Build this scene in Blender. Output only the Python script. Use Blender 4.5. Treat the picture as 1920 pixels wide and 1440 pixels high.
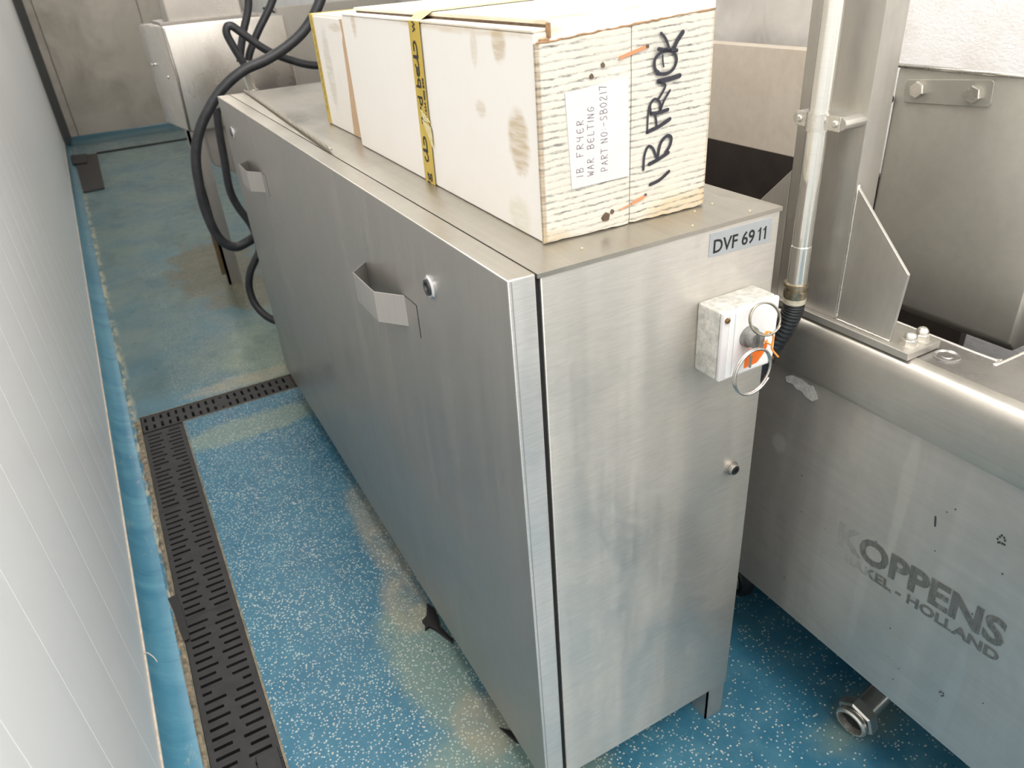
import bpy, bmesh, math, random
from mathutils import Vector, Matrix
random.seed(7)
SC = bpy.context.scene
COL = SC.collection
for o in list(bpy.data.objects):
    bpy.data.objects.remove(o)

# ------------------------------------------------------------------ camera
cam_d = bpy.data.cameras.new('camera')
cam = bpy.data.objects.new('camera', cam_d)
COL.objects.link(cam)
Rr = Vector((0.87374, -0.4814, -0.06954)); Dd = Vector((-0.29544, -0.41169, -0.86211)); Ff = Vector((0.38639, 0.7738, -0.50194))
M = Matrix((Rr, -Dd, -Ff)).transposed().to_4x4()
M.translation = Vector((-0.33126, -0.6553, 1.29975))
cam.matrix_world = M
cam_d.sensor_width = 36.0
cam_d.lens = 1382.51 / 1920 * 36.0
cam_d.clip_start = 0.02
cam_d.dof.use_dof = True
cam_d.dof.focus_distance = 1.05
cam_d.dof.aperture_fstop = 8.0
SC.camera = cam

# ------------------------------------------------------------------ light
SC.view_settings.view_transform = 'Standard'
SC.view_settings.look = 'None'
SC.view_settings.gamma = 1.0
SC.view_settings.use_curve_mapping = False
SC.view_settings.exposure = 0.0
w = bpy.data.worlds.new('world'); SC.world = w
w.use_nodes = True
w.node_tree.nodes['Background'].inputs[0].default_value = (1.0, 0.985, 0.96, 1)
w.node_tree.nodes['Background'].inputs[1].default_value = 0.5


def ceiling_light(x, y, sx, sy, power, col=(1, 0.97, 0.93)):
    d = bpy.data.lights.new('ceiling_light', 'AREA')
    d.shape = 'RECTANGLE'; d.size = sx; d.size_y = sy
    d.energy = power; d.color = col
    o = bpy.data.objects.new('ceiling_light', d)
    o.location = (x, y, 2.56)
    COL.objects.link(o)


for lx, ly, lsx, lsy, p in ((-0.05, -1.40, 0.6, 1.3, 31), (0.88, -1.6, 0.42, 1.3, 20), (0.2, 0.7, 0.8, 1.6, 34), (0.3, 3.4, 0.7, 1.6, 24), (0.3, 6.3, 0.7, 1.6, 18)):
    ceiling_light(lx, ly, lsx, lsy, p)


# ------------------------------------------------------------------ helpers
def tag(o, label=None, cat=None, group=None, kind=None):
    if label: o['label'] = label
    if cat: o['category'] = cat
    if group: o['group'] = group
    if kind: o['kind'] = kind
    return o


def thing(name, label, cat, loc=(0, 0, 0), rz=0.0, group=None):
    o = bpy.data.objects.new(name, None)
    COL.objects.link(o)
    o.location = loc; o.rotation_euler = (0, 0, rz)
    o.empty_display_size = 0.05
    return tag(o, label, cat, group)


ORG = {}


def obj(name, bm, mat, parent=None, label=None, smooth=False, local=False, loc=None):
    """link bm (world coordinates unless local) as ONE mesh object"""
    me = bpy.data.meshes.new(name)
    o = bpy.data.objects.new(name, me)
    COL.objects.link(o)
    off = Vector((0, 0, 0))
    if parent is not None:
        o.parent = parent
        if not local:
            off = ORG.get(parent.name, Vector(parent.location))
            ORG[o.name] = off
    elif loc is not None:
        off = Vector(loc); o.location = off; ORG[o.name] = off
    if not local or loc is not None:
        bmesh.ops.translate(bm, verts=bm.verts, vec=-off)
    bmesh.ops.recalc_face_normals(bm, faces=bm.faces)
    bm.to_mesh(me); bm.free()
    if smooth:
        for p in me.polygons: p.use_smooth = True
        if smooth != 'all':
            try:
                me.set_sharp_from_angle(angle=math.radians(20.5))
            except Exception:
                pass
    if isinstance(mat, (list, tuple)):
        for m_ in mat: me.materials.append(m_)
    else:
        me.materials.append(mat)
    if label: o['label'] = label
    return o


def B():
    return bmesh.new()


def merge(dst, src, mat_index=0):
    me = bpy.data.meshes.new('tmp'); 
    for f in src.faces: f.material_index = mat_index
    src.to_mesh(me); src.free(); dst.from_mesh(me); bpy.data.meshes.remove(me)
    return dst


def box(bm, x0, x1, y0, y1, z0, z1, bev=0.0, seg=2, mi=0, xf=None):
    t = bmesh.new()
    v = [t.verts.new(p) for p in ((x0, y0, z0), (x1, y0, z0), (x1, y1, z0), (x0, y1, z0), (x0, y0, z1), (x1, y0, z1), (x1, y1, z1), (x0, y1, z1))]
    for f in ((0, 3, 2, 1), (4, 5, 6, 7), (0, 1, 5, 4), (1, 2, 6, 5), (2, 3, 7, 6), (3, 0, 4, 7)):
        t.faces.new([v[i] for i in f])
    if bev > 0:
        bmesh.ops.bevel(t, geom=t.edges[:], offset=bev, segments=seg, profile=0.5, affect='EDGES')
    if xf is not None:
        bmesh.ops.transform(t, matrix=xf, verts=t.verts)
    return merge(bm, t, mi)


def prism(bm, pts, axis, a, b, bev=0.0, mi=0, seg=2):
    """polygon pts in the two other axes (in order) extruded along axis from a to b"""
    def P(u, v, w_):
        return {0: (w_, u, v), 1: (u, w_, v), 2: (u, v, w_)}[axis]
    t = bmesh.new()
    lo = [t.verts.new(P(u, v, a)) for u, v in pts]
    hi = [t.verts.new(P(u, v, b)) for u, v in pts]
    n = len(pts)
    t.faces.new(lo); t.faces.new(hi[::-1])
    for i in range(n):
        t.faces.new((lo[i], lo[(i + 1) % n], hi[(i + 1) % n], hi[i]))
    if bev > 0:
        bmesh.ops.bevel(t, geom=t.edges[:], offset=bev, segments=seg, profile=0.5, affect='EDGES')
    return merge(bm, t, mi)


def frame_for(d):
    d = d.normalized()
    up = Vector((0, 0, 1)) if abs(d.z) < 0.9 else Vector((1, 0, 0))
    s = d.cross(up).normalized()
    return s, s.cross(d).normalized()


def cyl(bm, p0, p1, r0, r1=None, n=20, mi=0, ring=None):
    p0, p1 = Vector(p0), Vector(p1)
    r1 = r0 if r1 is None else r1
    s, u = frame_for(p1 - p0)
    t = bmesh.new()
    A = [t.verts.new(p0 + (s * math.cos(a) + u * math.sin(a)) * r0) for a in [2 * math.pi * i / n for i in range(n)]]
    C_ = [t.verts.new(p1 + (s * math.cos(a) + u * math.sin(a)) * r1) for a in [2 * math.pi * i / n for i in range(n)]]
    for i in range(n):
        t.faces.new((A[i], A[(i + 1) % n], C_[(i + 1) % n], C_[i]))
    t.faces.new(A[::-1]); t.faces.new(C_)
    return merge(bm, t, mi)


def lathe(bm, base, d, prof, n=24, mi=0):
    """prof = (distance along d, radius) list"""
    base, d = Vector(base), Vector(d).normalized()
    s, u = frame_for(d)
    t = bmesh.new()
    rings = []
    for h, r in prof:
        c = base + d * h
        if r < 1e-5:
            rings.append([t.verts.new(c)])
        else:
            rings.append([t.verts.new(c + (s * math.cos(2 * math.pi * i / n) + u * math.sin(2 * math.pi * i / n)) * r) for i in range(n)])
    for a, b in zip(rings, rings[1:]):
        if len(a) == 1 and len(b) == 1: continue
        for i in range(n):
            j = (i + 1) % n
            if len(a) == 1: t.faces.new((a[0], b[j], b[i]))
            elif len(b) == 1: t.faces.new((a[i], a[j], b[0]))
            else: t.faces.new((a[i], a[j], b[j], b[i]))
    return merge(bm, t, mi)


def smooth_path(pts, sub=8):
    pts = [Vector(p) for p in pts]
    out = []
    for i in range(len(pts) - 1):
        p0 = pts[max(i - 1, 0)]; p1 = pts[i]; p2 = pts[i + 1]; p3 = pts[min(i + 2, len(pts) - 1)]
        for k in range(sub):
            t = k / sub
            out.append(0.5 * ((2 * p1) + (-p0 + p2) * t + (2 * p0 - 5 * p1 + 4 * p2 - p3) * t * t + (-p0 + 3 * p1 - 3 * p2 + p3) * t ** 3))
    out.append(pts[-1])
    return out


def tube(bm, pts, r, n=12, closed=False, rf=None, mi=0):
    pts = [Vector(p) for p in pts]
    t = bmesh.new()
    N = len(pts)
    rings = []
    s = None
    for i in range(N):
        if closed: d = (pts[(i + 1) % N] - pts[i - 1]).normalized()
        else: d = (pts[min(i + 1, N - 1)] - pts[max(i - 1, 0)]).normalized()
        if s is None: s, u = frame_for(d)
        else:
            s = (s - d * s.dot(d)).normalized(); u = s.cross(d).normalized()
        rr = r if rf is None else rf(i / max(1, N - 1)) * r
        rings.append([t.verts.new(pts[i] + (s * math.cos(2 * math.pi * k / n) + u * math.sin(2 * math.pi * k / n)) * rr) for k in range(n)])
    prs = list(zip(rings, rings[1:])) + ([(rings[-1], rings[0])] if closed else [])
    for a, b in prs:
        for k in range(n):
            t.faces.new((a[k], a[(k + 1) % n], b[(k + 1) % n], b[k]))
    if not closed:
        t.faces.new(rings[0][::-1]); t.faces.new(rings[-1])
    return merge(bm, t, mi)


def hexprism(bm, base, d, r, h, rot=0.0, cham=0.12):
    base, d = Vector(base), Vector(d).normalized()
    s, u = frame_for(d)
    t = bmesh.new()
    rs = []
    for hh, rr in ((0, r), (h * (1 - cham), r), (h, r * 0.9)):
        rs.append([t.verts.new(base + d * hh + (s * math.cos(rot + k * math.pi / 3) + u * math.sin(rot + k * math.pi / 3)) * rr) for k in range(6)])
    for a, b in zip(rs, rs[1:]):
        for k in range(6): t.faces.new((a[k], a[(k + 1) % 6], b[(k + 1) % 6], b[k]))
    t.faces.new(rs[0][::-1]); t.faces.new(rs[-1])
    return merge(bm, t)


# ------------------------------------------------------------------ materials
def new_mat(name):
    m = bpy.data.materials.new(name); m.use_nodes = True
    nt = m.node_tree
    b = nt.nodes['Principled BSDF']
    return m, nt, b


def N(nt, typ, **kw):
    n = nt.nodes.new(typ)
    for k, v in kw.items():
        if k.startswith('i_'):
            key = k[2:]
            key = int(key) if key.isdigit() else key
            n.inputs[key].default_value = v
        else: setattr(n, k, v)
    return n


def L(nt, a, b): nt.links.new(a, b)


def coords(nt, scale=(1, 1, 1), kind='Object', loc=(0, 0, 0)):
    tc = N(nt, 'ShaderNodeTexCoord'); mp = N(nt, 'ShaderNodeMapping')
    mp.inputs['Scale'].default_value = scale; mp.inputs['Location'].default_value = loc
    L(nt, tc.outputs[kind], mp.inputs['Vector'])
    return mp.outputs[0]


def noise(nt, co, scale, detail=4, rough=0.55, dist=0.0):
    n = N(nt, 'ShaderNodeTexNoise')
    n.inputs['Scale'].default_value = scale; n.inputs['Detail'].default_value = detail
    n.inputs['Roughness'].default_value = rough; n.inputs['Distortion'].default_value = dist
    L(nt, co, n.inputs['Vector'])
    return n.outputs['Fac']


def rng(nt, v, a, b, c=0.0, d=1.0, smooth=False):
    n = N(nt, 'ShaderNodeMapRange')
    if smooth: n.interpolation_type = 'SMOOTHSTEP'
    L(nt, v, n.inputs[0])
    for i, x in zip((1, 2, 3, 4), (a, b, c, d)): n.inputs[i].default_value = x
    return n.outputs[0]


def math_(nt, op, a, b=None):
    n = N(nt, 'ShaderNodeMath', operation=op)
    for i, v in enumerate((a, b)):
        if v is None: continue
        if isinstance(v, (int, float)): n.inputs[i].default_value = v
        else: L(nt, v, n.inputs[i])
    return n.outputs[0]


def mix(nt, f, a, b):
    n = N(nt, 'ShaderNodeMix', data_type='RGBA')
    for sock, v in ((n.inputs[0], f), (n.inputs[6], a), (n.inputs[7], b)):
        if isinstance(v, (int, float)): sock.default_value = v
        elif isinstance(v, tuple): sock.default_value = (*v[:3], 1)
        else: L(nt, v, sock)
    return n.outputs[2]


def bump(nt, b, h, strength=0.3, dist=0.002):
    n = N(nt, 'ShaderNodeBump'); n.inputs['Strength'].default_value = strength; n.inputs['Distance'].default_value = dist
    L(nt, h, n.inputs['Height']); L(nt, n.outputs[0], b.inputs['Normal'])


def patch(nt, co, c, r, wob=0.5, wscale=12, inner=0.55):
    """a worn, stained or painted-reflection patch: 1 inside an uneven ellipsoid about c, 0 outside"""
    s = N(nt, 'ShaderNodeVectorMath', operation='SUBTRACT'); L(nt, co, s.inputs[0]); s.inputs[1].default_value = c
    m = N(nt, 'ShaderNodeVectorMath', operation='DIVIDE'); L(nt, s.outputs[0], m.inputs[0]); m.inputs[1].default_value = r
    l = N(nt, 'ShaderNodeVectorMath', operation='LENGTH'); L(nt, m.outputs[0], l.inputs[0])
    d = math_(nt, 'ADD', l.outputs['Value'], math_(nt, 'MULTIPLY', math_(nt, 'SUBTRACT', noise(nt, co, wscale, 6, 0.65), 0.5), wob * 2))
    return rng(nt, d, inner, 1.0, 1.0, 0.0, True)


def mx(nt, *a):
    r = a[0]
    for x in a[1:]: r = math_(nt, 'MAXIMUM', r, x)
    return r


def plain(name, col, rough=0.6, metal=0.0, var=0.0, vscale=20, bmp=0.0, spec=None):
    m, nt, b = new_mat(name)
    b.inputs['Roughness'].default_value = rough; b.inputs['Metallic'].default_value = metal
    if spec is not None: b.inputs['Specular IOR Level'].default_value = spec
    if var > 0 or bmp > 0:
        co = coords(nt); n = noise(nt, co, vscale, 6, 0.6)
        c2 = tuple(max(0, x * (1 - var)) for x in col)
        L(nt, mix(nt, rng(nt, n, 0.35, 0.65), col, c2), b.inputs['Base Color'])
        if bmp > 0: bump(nt, b, n, bmp, 0.002)
    else: b.inputs['Base Color'].default_value = (*col, 1)
    return m


def steel(name, base=(0.60, 0.585, 0.55), rough=0.3, grain=(300, 300, 4), streak=(30, 30, 1.5), gbump=0.12, smudge=0.25, aniso=0.0, tint=(0.36, 0.34, 0.30), smk=3.0, extra=None, wav=0.0, metal=0.88, rot=0.0, gamp=0.045):
    m, nt, b = new_mat(name)
    b.inputs['Metallic'].default_value = metal
    g = noise(nt, coords(nt, grain), 1.0, 3, 0.6)
    st = noise(nt, coords(nt, streak), 1.0, 5, 0.6)
    sm = noise(nt, coords(nt), smk, 6, 0.6, 0.6)
    fine = noise(nt, coords(nt), 60, 4, 0.7)
    c = mix(nt, math_(nt, 'MULTIPLY', rng(nt, sm, 0.42, 0.72), smudge), base, tint)
    c = mix(nt, math_(nt, 'MULTIPLY', rng(nt, st, 0.5, 0.75), smudge * 0.5), c, tuple(min(1, x * 1.25) for x in base))
    if extra:
        for cen, rad, col, amt in extra:
            c = mix(nt, math_(nt, 'MULTIPLY', patch(nt, coords(nt), cen, rad), amt), c, col)
    gm = N(nt, 'ShaderNodeMix', data_type='RGBA', blend_type='MULTIPLY'); gm.inputs[0].default_value = 1.0
    gv = N(nt, 'ShaderNodeCombineColor'); gl_ = rng(nt, g, 0.3, 0.7, 1.0 - gamp, 1.0 + gamp * 0.8)
    for k_ in range(3): L(nt, gl_, gv.inputs[k_])
    L(nt, c, gm.inputs[6]); L(nt, gv.outputs[0], gm.inputs[7])
    L(nt, gm.outputs[2], b.inputs['Base Color'])
    r = math_(nt, 'ADD', rng(nt, sm, 0.3, 0.7, rough - 0.06, rough + 0.08), rng(nt, st, 0.3, 0.7, -0.04, 0.05))
    r = math_(nt, 'ADD', r, rng(nt, fine, 0.55, 0.75, 0, 0.06))
    L(nt, r, b.inputs['Roughness'])
    if aniso:
        b.inputs['Anisotropic'].default_value = aniso; b.inputs['Anisotropic Rotation'].default_value = rot
        tn = N(nt, 'ShaderNodeTangent', direction_type='RADIAL', axis='Z'); L(nt, tn.outputs[0], b.inputs['Tangent'])
    h = g
    if wav: h = math_(nt, 'ADD', math_(nt, 'MULTIPLY', g, 0.0), math_(nt, 'MULTIPLY', noise(nt, coords(nt), 2.2, 1, 0.3), wav))
    bump(nt, b, h, gbump * (0.22 if not wav else 1), 0.0006 if not wav else 0.01)
    return m


# coordinates below are relative to each thing's origin
MAT = {}
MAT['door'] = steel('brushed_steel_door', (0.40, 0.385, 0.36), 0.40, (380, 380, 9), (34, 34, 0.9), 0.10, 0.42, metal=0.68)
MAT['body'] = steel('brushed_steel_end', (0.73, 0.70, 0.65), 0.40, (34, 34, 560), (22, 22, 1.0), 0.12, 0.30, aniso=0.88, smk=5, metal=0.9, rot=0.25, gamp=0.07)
MAT['top'] = steel('brushed_steel_top', (0.50, 0.47, 0.415), 0.33, (160, 4, 160), (10, 2, 10), 0.0, 0.4, smk=6)
MAT['flange'] = steel('folded_steel_edge', (0.74, 0.72, 0.69), 0.42, (34, 34, 560), (20, 20, 3), 0.15, 0.3, aniso=0.8, rot=0.25, gamp=0.08)
MAT['handle'] = steel('handle_steel', (0.50, 0.48, 0.455), 0.40, (380, 380, 9), (20, 20, 3), 0.05, 0.2, metal=0.7)
MAT['tank'] = steel('tank_side_steel', (0.56, 0.53, 0.495), 0.36, (100, 4, 100), (4, 26, 1.6), 0.05, 0.55, smk=5, metal=0.78,
    extra=[((-0.3, -0.485, 0.60), (0.2, 0.012, 0.16), (0.66, 0.62, 0.56), 0.45), ((-0.3, -0.455, 0.40), (0.2, 0.010, 0.14), (0.62, 0.60, 0.57), 0.4), ((-0.3, -0.62, 0.32), (0.2, 0.012, 0.12), (0.62, 0.60, 0.57), 0.4),
           ((-0.3, -0.40, 0.66), (0.2, 0.018, 0.06), (0.62, 0.56, 0.48), 0.35), ((-0.3, -0.28, 0.34), (0.2, 0.02, 0.07), (0.62, 0.60, 0.57), 0.3), ((-0.3, -0.262, 0.57), (0.2, 0.018, 0.022), (0.72, 0.70, 0.66), 0.7)])  # last patch is a pale reflection painted into the steel
MAT['hem'] = steel('tank_rim_steel', (0.55, 0.52, 0.47), 0.38, (200, 6, 200), (8, 14, 8), 0.08, 0.4, smk=9)
MAT['deck'] = steel('tank_deck_steel', (0.42, 0.40, 0.39), 0.26, (60, 60, 60), (12, 12, 12), 0.12, 0.5, smk=14)
MAT['post'] = steel('post_steel', (0.50, 0.475, 0.43), 0.40, (120, 120, 30), (14, 14, 5), 0.08, 0.35, smk=8, metal=0.75)
MAT['trough'] = steel('trough_steel', (0.44, 0.425, 0.375), 0.42, (60, 60, 60), (9, 9, 3), 0.05, 0.35, smk=7, metal=0.6,
    extra=[((0, -0.125, 0.20), (0.1, 0.02, 0.012), (0.30, 0.29, 0.26), 0.8), ((0, -0.150, 0.17), (0.1, 0.022, 0.016), (0.30, 0.29, 0.26), 0.8),
           ((0, -0.135, 0.145), (0.1, 0.02, 0.011), (0.30, 0.29, 0.26), 0.8), ((0, -0.075, 0.215), (0.1, 0.016, 0.008), (0.34, 0.32, 0.28), 0.7)])
MAT['greasy'] = steel('greasy_steel_panel', (0.70, 0.62, 0.52), 0.45, (40, 40, 40), (6, 12, 1.5), 0.05, 0.5, tint=(0.52, 0.43, 0.33), smk=4, metal=0.35)
MAT['darkbrown'] = plain('dark_brown_steel', (0.045, 0.036, 0.030), 0.5, 0.2, 0.4, 9, 0.1)  # blotchy, very dark brown surface
MAT['pipe'] = steel('polished_pipe_steel', (0.80, 0.78, 0.72), 0.16, (50, 50, 900), (10, 10, 3), 0.04, 0.12)
MAT['bolt'] = steel('bolt_steel', (0.72, 0.69, 0.63), 0.25, (300, 300, 300), (40, 40, 40), 0.06, 0.3, smk=60)
MAT['farbox'] = steel('far_box_steel', (0.64, 0.60, 0.55), 0.27, (200, 200, 5), (8, 8, 2), 0.08, 0.3, smk=5, wav=0.35)
MAT['farleg'] = steel('far_leg_steel', (0.40, 0.37, 0.34), 0.45, (60, 60, 5), (10, 10, 3), 0.05, 0.3)
MAT['wallsheet'] = steel('dull_wall_sheet_steel', (0.52, 0.47, 0.41), 0.50, (3, 3, 3), (1.5, 1.5, 0.5), 0.0, 0.5, tint=(0.26, 0.24, 0.20), smk=2.2)
nt = MAT['wallsheet'].node_tree; bb = nt.nodes['Principled BSDF']
bump(nt, bb, noise(nt, coords(nt, (1, 1, 0.5)), 11, 2, 0.5), 0.22, 0.02)
MAT['ring'] = plain('ring_steel', (0.62, 0.60, 0.57), 0.25, 1.0, 0.3, 90)
MAT['oldring'] = plain('tarnished_ring_steel', (0.42, 0.38, 0.31), 0.3, 1.0, 0.5, 90)
MAT['knob'] = plain('dull_grey_knob', (0.33, 0.33, 0.31), 0.5, 0.6, 0.35, 120)
MAT['black'] = plain('black_rubber', (0.022, 0.023, 0.026), 0.42, 0, 0.4, 60)
MAT['cable'] = plain('black_cable_sheath', (0.028, 0.029, 0.034), 0.45, 0, 0.5, 30)
MAT['gap'] = plain('black_seal_and_bore_shade', (0.008, 0.008, 0.008), 0.9)
MAT['tape_black'] = plain('black_tape', (0.018, 0.016, 0.016), 0.5, 0, 0.3, 80)
MAT['iron'] = plain('drain_grate_plastic', (0.028, 0.027, 0.028), 0.5, 0.0, 0.45, 25, 0.15)
MAT['pit'] = plain('drain_pit', (0.006, 0.006, 0.006), 0.9)
MAT['rust'] = plain('rusty_drain_end', (0.12, 0.055, 0.025), 0.7, 0, 0.6, 60)
MAT['white_pl'] = plain('white_cover_plastic', (0.83, 0.83, 0.82), 0.4, 0, 0.05, 30)
MAT['dirty_pl'] = plain('dirty_grey_housing', (0.60, 0.58, 0.53), 0.6, 0, 0.36, 110, 0.2)
MAT['brass'] = plain('rusty_brass_screw', (0.25, 0.14, 0.06), 0.5, 0.8, 0.5, 200)
MAT['orange'] = plain('orange_tag_plastic', (0.95, 0.20, 0.02), 0.45, 0, 0.12, 80)
MAT['orange2'] = plain('orange_tie_plastic', (0.95, 0.33, 0.05), 0.4)
MAT['ink'] = plain('black_printing', (0.012, 0.012, 0.014), 0.5)
MAT['marker'] = plain('grey_black_marker', (0.040, 0.040, 0.055), 0.6, 0, 0.5, 300)
MAT['pen'] = plain('pen_line', (0.15, 0.13, 0.15), 0.7)
MAT['paper'] = plain('thin_white_paper', (0.70, 0.67, 0.665), 0.7, 0, 0.05, 40)
MAT['silver'] = plain('silver_label_foil', (0.50, 0.53, 0.55), 0.35, 0.5, 0.08, 15)
MAT['sealant'] = plain('cream_sealant', (0.75, 0.66, 0.55), 0.6, 0, 0.25, 40)
MAT['grout'] = plain('dirty_grout', (0.36, 0.29, 0.20), 0.8, 0, 0.75, 55, 0.8)
MAT['brown_tape'] = plain('brown_parcel_tape', (0.62, 0.42, 0.25), 0.4, 0, 0.12, 20)
MAT['kraft'] = plain('raw_brown_cardboard_edge', (0.42, 0.25, 0.13), 0.8, 0, 0.4, 150)
MAT['kraft_dark'] = plain('shaded_cardboard_layer', (0.16, 0.11, 0.07), 0.9, 0, 0.4, 80)
MAT['terracotta'] = plain('orange_brown_cardboard_tab', (0.62, 0.27, 0.13), 0.7)
MAT['crumb'] = plain('pale_crumb', (0.75, 0.60, 0.35), 0.7)
MAT['ceiling'] = plain('white_ceiling', (0.72, 0.73, 0.74), 0.7)
MAT['trimgrey'] = plain('dark_grey_corner_seal', (0.06, 0.065, 0.07), 0.5)
MAT['gasket'] = plain('brass_gland', (0.50, 0.42, 0.30), 0.35, 0.9, 0.5, 150)
MAT['ivory'] = plain('ivory_gland_ring', (0.62, 0.56, 0.44), 0.45, 0, 0.35, 120)
MAT['chrome'] = plain('bright_lock_ring', (0.82, 0.82, 0.84), 0.18, 0.9)
MAT['darkmetal'] = plain('dark_lock_core', (0.10, 0.10, 0.10), 0.35, 0.9)
MAT['wood'] = plain('brown_stained_strip', (0.16, 0.10, 0.045), 0.6, 0, 0.3, 40)

# yellow tape
m, nt, b = new_mat('yellow_parcel_tape'); MAT['tape'] = m
n1 = noise(nt, coords(nt, (30, 30, 8)), 1, 4)
L(nt, mix(nt, rng(nt, n1, 0.35, 0.7), (0.52, 0.36, 0.03), (0.64, 0.47, 0.07)), b.inputs['Base Color'])
b.inputs['Roughness'].default_value = 0.3
bump(nt, b, noise(nt, coords(nt, (60, 60, 160)), 1, 3), 0.25, 0.001)
MAT['tape_pale'] = plain('wrinkled_pale_tape', (0.80, 0.70, 0.36), 0.35, 0, 0.25, 90, 0.3)


def carton_mat(name, base, stains, ridges=None, warm=0.5):
    m, nt, b = new_mat(name)
    co = coords(nt)
    big = noise(nt, co, 9, 6, 0.6); fn = noise(nt, coords(nt, (60, 60, 14)), 1, 5, 0.7)
    c = mix(nt, math_(nt, 'MULTIPLY', rng(nt, big, 0.5, 0.75), warm), base, (0.62, 0.52, 0.33))
    c = mix(nt, rng(nt, fn, 0.66, 0.8, 0, 0.35), c, (0.42, 0.34, 0.24))
    for cen, rad, col, amt in stains:
        pt = patch(nt, co, cen, rad, 0.35, 30)
        wv = rng(nt, noise(nt, coords(nt, (20, 20, 160)), 1, 2), 0.35, 0.6, 0.45, 1.0)
        c = mix(nt, math_(nt, 'MULTIPLY', math_(nt, 'MULTIPLY', pt, wv), amt), c, col)
    if ridges:
        sp = N(nt, 'ShaderNodeSeparateXYZ'); L(nt, co, sp.inputs[0])
        wob = math_(nt, 'MULTIPLY', noise(nt, coords(nt, (26, 26, 50)), 1, 4, 0.65), 0.0052)
        ph = math_(nt, 'FRACT', math_(nt, 'DIVIDE', math_(nt, 'ADD', math_(nt, 'ADD', sp.outputs[2], wob), math_(nt, 'MULTIPLY', sp.outputs[0], -0.03)), ridges))
        tri = math_(nt, 'ABSOLUTE', math_(nt, 'SUBTRACT', ph, 0.5))
        line = rng(nt, math_(nt, 'ADD', tri, rng(nt, noise(nt, coords(nt, (30, 30, 130)), 1, 5, 0.8), 0.35, 0.65, -0.12, 0.16)), 0.04, 0.24, 1, 0, True)
        brk = rng(nt, noise(nt, coords(nt, (70, 70, 420)), 1, 6, 0.8), 0.40, 0.56)
        dens = rng(nt, noise(nt, coords(nt, (7, 7, 20)), 1, 3), 0.36, 0.56, 0.25, 1)
        f = math_(nt, 'MULTIPLY', math_(nt, 'MULTIPLY', line, brk), dens)
        c = mix(nt, math_(nt, 'MULTIPLY', f, 0.88), c, (0.10, 0.095, 0.085))
        bump(nt, b, rng(nt, tri, 0, 0.5, 0, 1), 0.22, 0.0008)
    else:
        bump(nt, b, noise(nt, coords(nt), 25, 4), 0.15, 0.002)
    L(nt, c, b.inputs['Base Color'])
    b.inputs['Roughness'].default_value = 0.62
    return m


ST = (0.50, 0.37, 0.20)
MAT['carton_side'] = carton_mat('white_card_side', (0.86, 0.83, 0.785), [
    ((0, 0.052, 0.110), (0.03, 0.030, 0.045), ST, 0.75), ((0, 0.088, 0.212), (0.03, 0.022, 0.024), ST, 0.65), ((0, 0.155, 0.205), (0.03, 0.012, 0.028), ST, 0.35),
    ((0, 0.150, 0.135), (0.03, 0.018, 0.014), ST, 0.4), ((0, 0.64, 0.218), (0.03, 0.016, 0.03), ST, 0.5), ((0, 0.06, 0.02), (0.02, 0.035, 0.03), (0.55, 0.50, 0.28), 0.3),
    ((0, 0.2, 0.228), (0.05, 0.3, 0.012), (0.62, 0.48, 0.28), 0.5), ((0, 0.0, 0.12), (0.05, 0.008, 0.3), (0.55, 0.42, 0.25), 0.5)], None, 0.05)
MAT['carton_end'] = carton_mat('ridged_white_card', (0.66, 0.63, 0.555), [
    ((0.24, 0, 0.0), (0.13, 0.05, 0.032), (0.60, 0.42, 0.19), 0.55), ((0.0, 0, 0.10), (0.006, 0.05, 0.3), (0.33, 0.22, 0.11), 0.8), ((0.0, 0, 0.0), (0.05, 0.05, 0.02), (0.55, 0.40, 0.2), 0.5),
    ((0.24, 0, 0.12), (0.007, 0.05, 0.3), (0.5, 0.36, 0.2), 0.6)], 0.0078, 0.18)
MAT['carton_top'] = carton_mat('scuffed_white_card_top', (0.76, 0.71, 0.60), [
    ((0.02, 0.12, 0.23), (0.2, 0.2, 0.1), (0.62, 0.42, 0.2), 0.35), ((0.12, 0.02, 0.24), (0.2, 0.02, 0.03), (0.45, 0.28, 0.13), 0.6)], None, 0.35)
MAT['carton2'] = carton_mat('white_card_back', (0.84, 0.81, 0.76), [((0, 0.19, 0.12), (0.03, 0.035, 0.09), (0.47, 0.46, 0.36), 0.45), ((0, 0.1, 0.2), (0.03, 0.05, 0.01), ST, 0.4)], None, 0.1)

# white wall cladding
m, nt, b = new_mat('white_pvc_cladding'); MAT['clad'] = m
L(nt, mix(nt, rng(nt, noise(nt, coords(nt, (3, 3, 1)), 2, 5), 0.45, 0.8), (0.90, 0.895, 0.89), (0.84, 0.84, 0.84)), b.inputs['Base Color'])
b.inputs['Roughness'].default_value = 0.33
bump(nt, b, noise(nt, coords(nt, (2, 2, 60)), 1, 4), 0.03, 0.001)
# rough white wall
m, nt, b = new_mat('stippled_white_wall'); MAT['stipple'] = m
L(nt, mix(nt, rng(nt, noise(nt, coords(nt), 12, 6), 0.5, 0.8), (0.88, 0.87, 0.86), (0.78, 0.73, 0.68)), b.inputs['Base Color'])
b.inputs['Roughness'].default_value = 0.45
bump(nt, b, noise(nt, coords(nt, (110, 110, 150)), 1, 4, 0.6, 0.3), 0.5, 0.003)
# plastic sheet
m, nt, b = new_mat('cloudy_plastic_sheet'); MAT['sheet'] = m
L(nt, mix(nt, rng(nt, noise(nt, coords(nt), 3, 6, 0.6, 1.0), 0.4, 0.7), (0.62, 0.59, 0.55), (0.44, 0.42, 0.38)), b.inputs['Base Color'])
b.inputs['Roughness'].default_value = 0.28
bump(nt, b, noise(nt, coords(nt, (3, 7, 4)), 1.5, 2, 0.5, 1.0), 0.25, 0.02)

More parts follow.
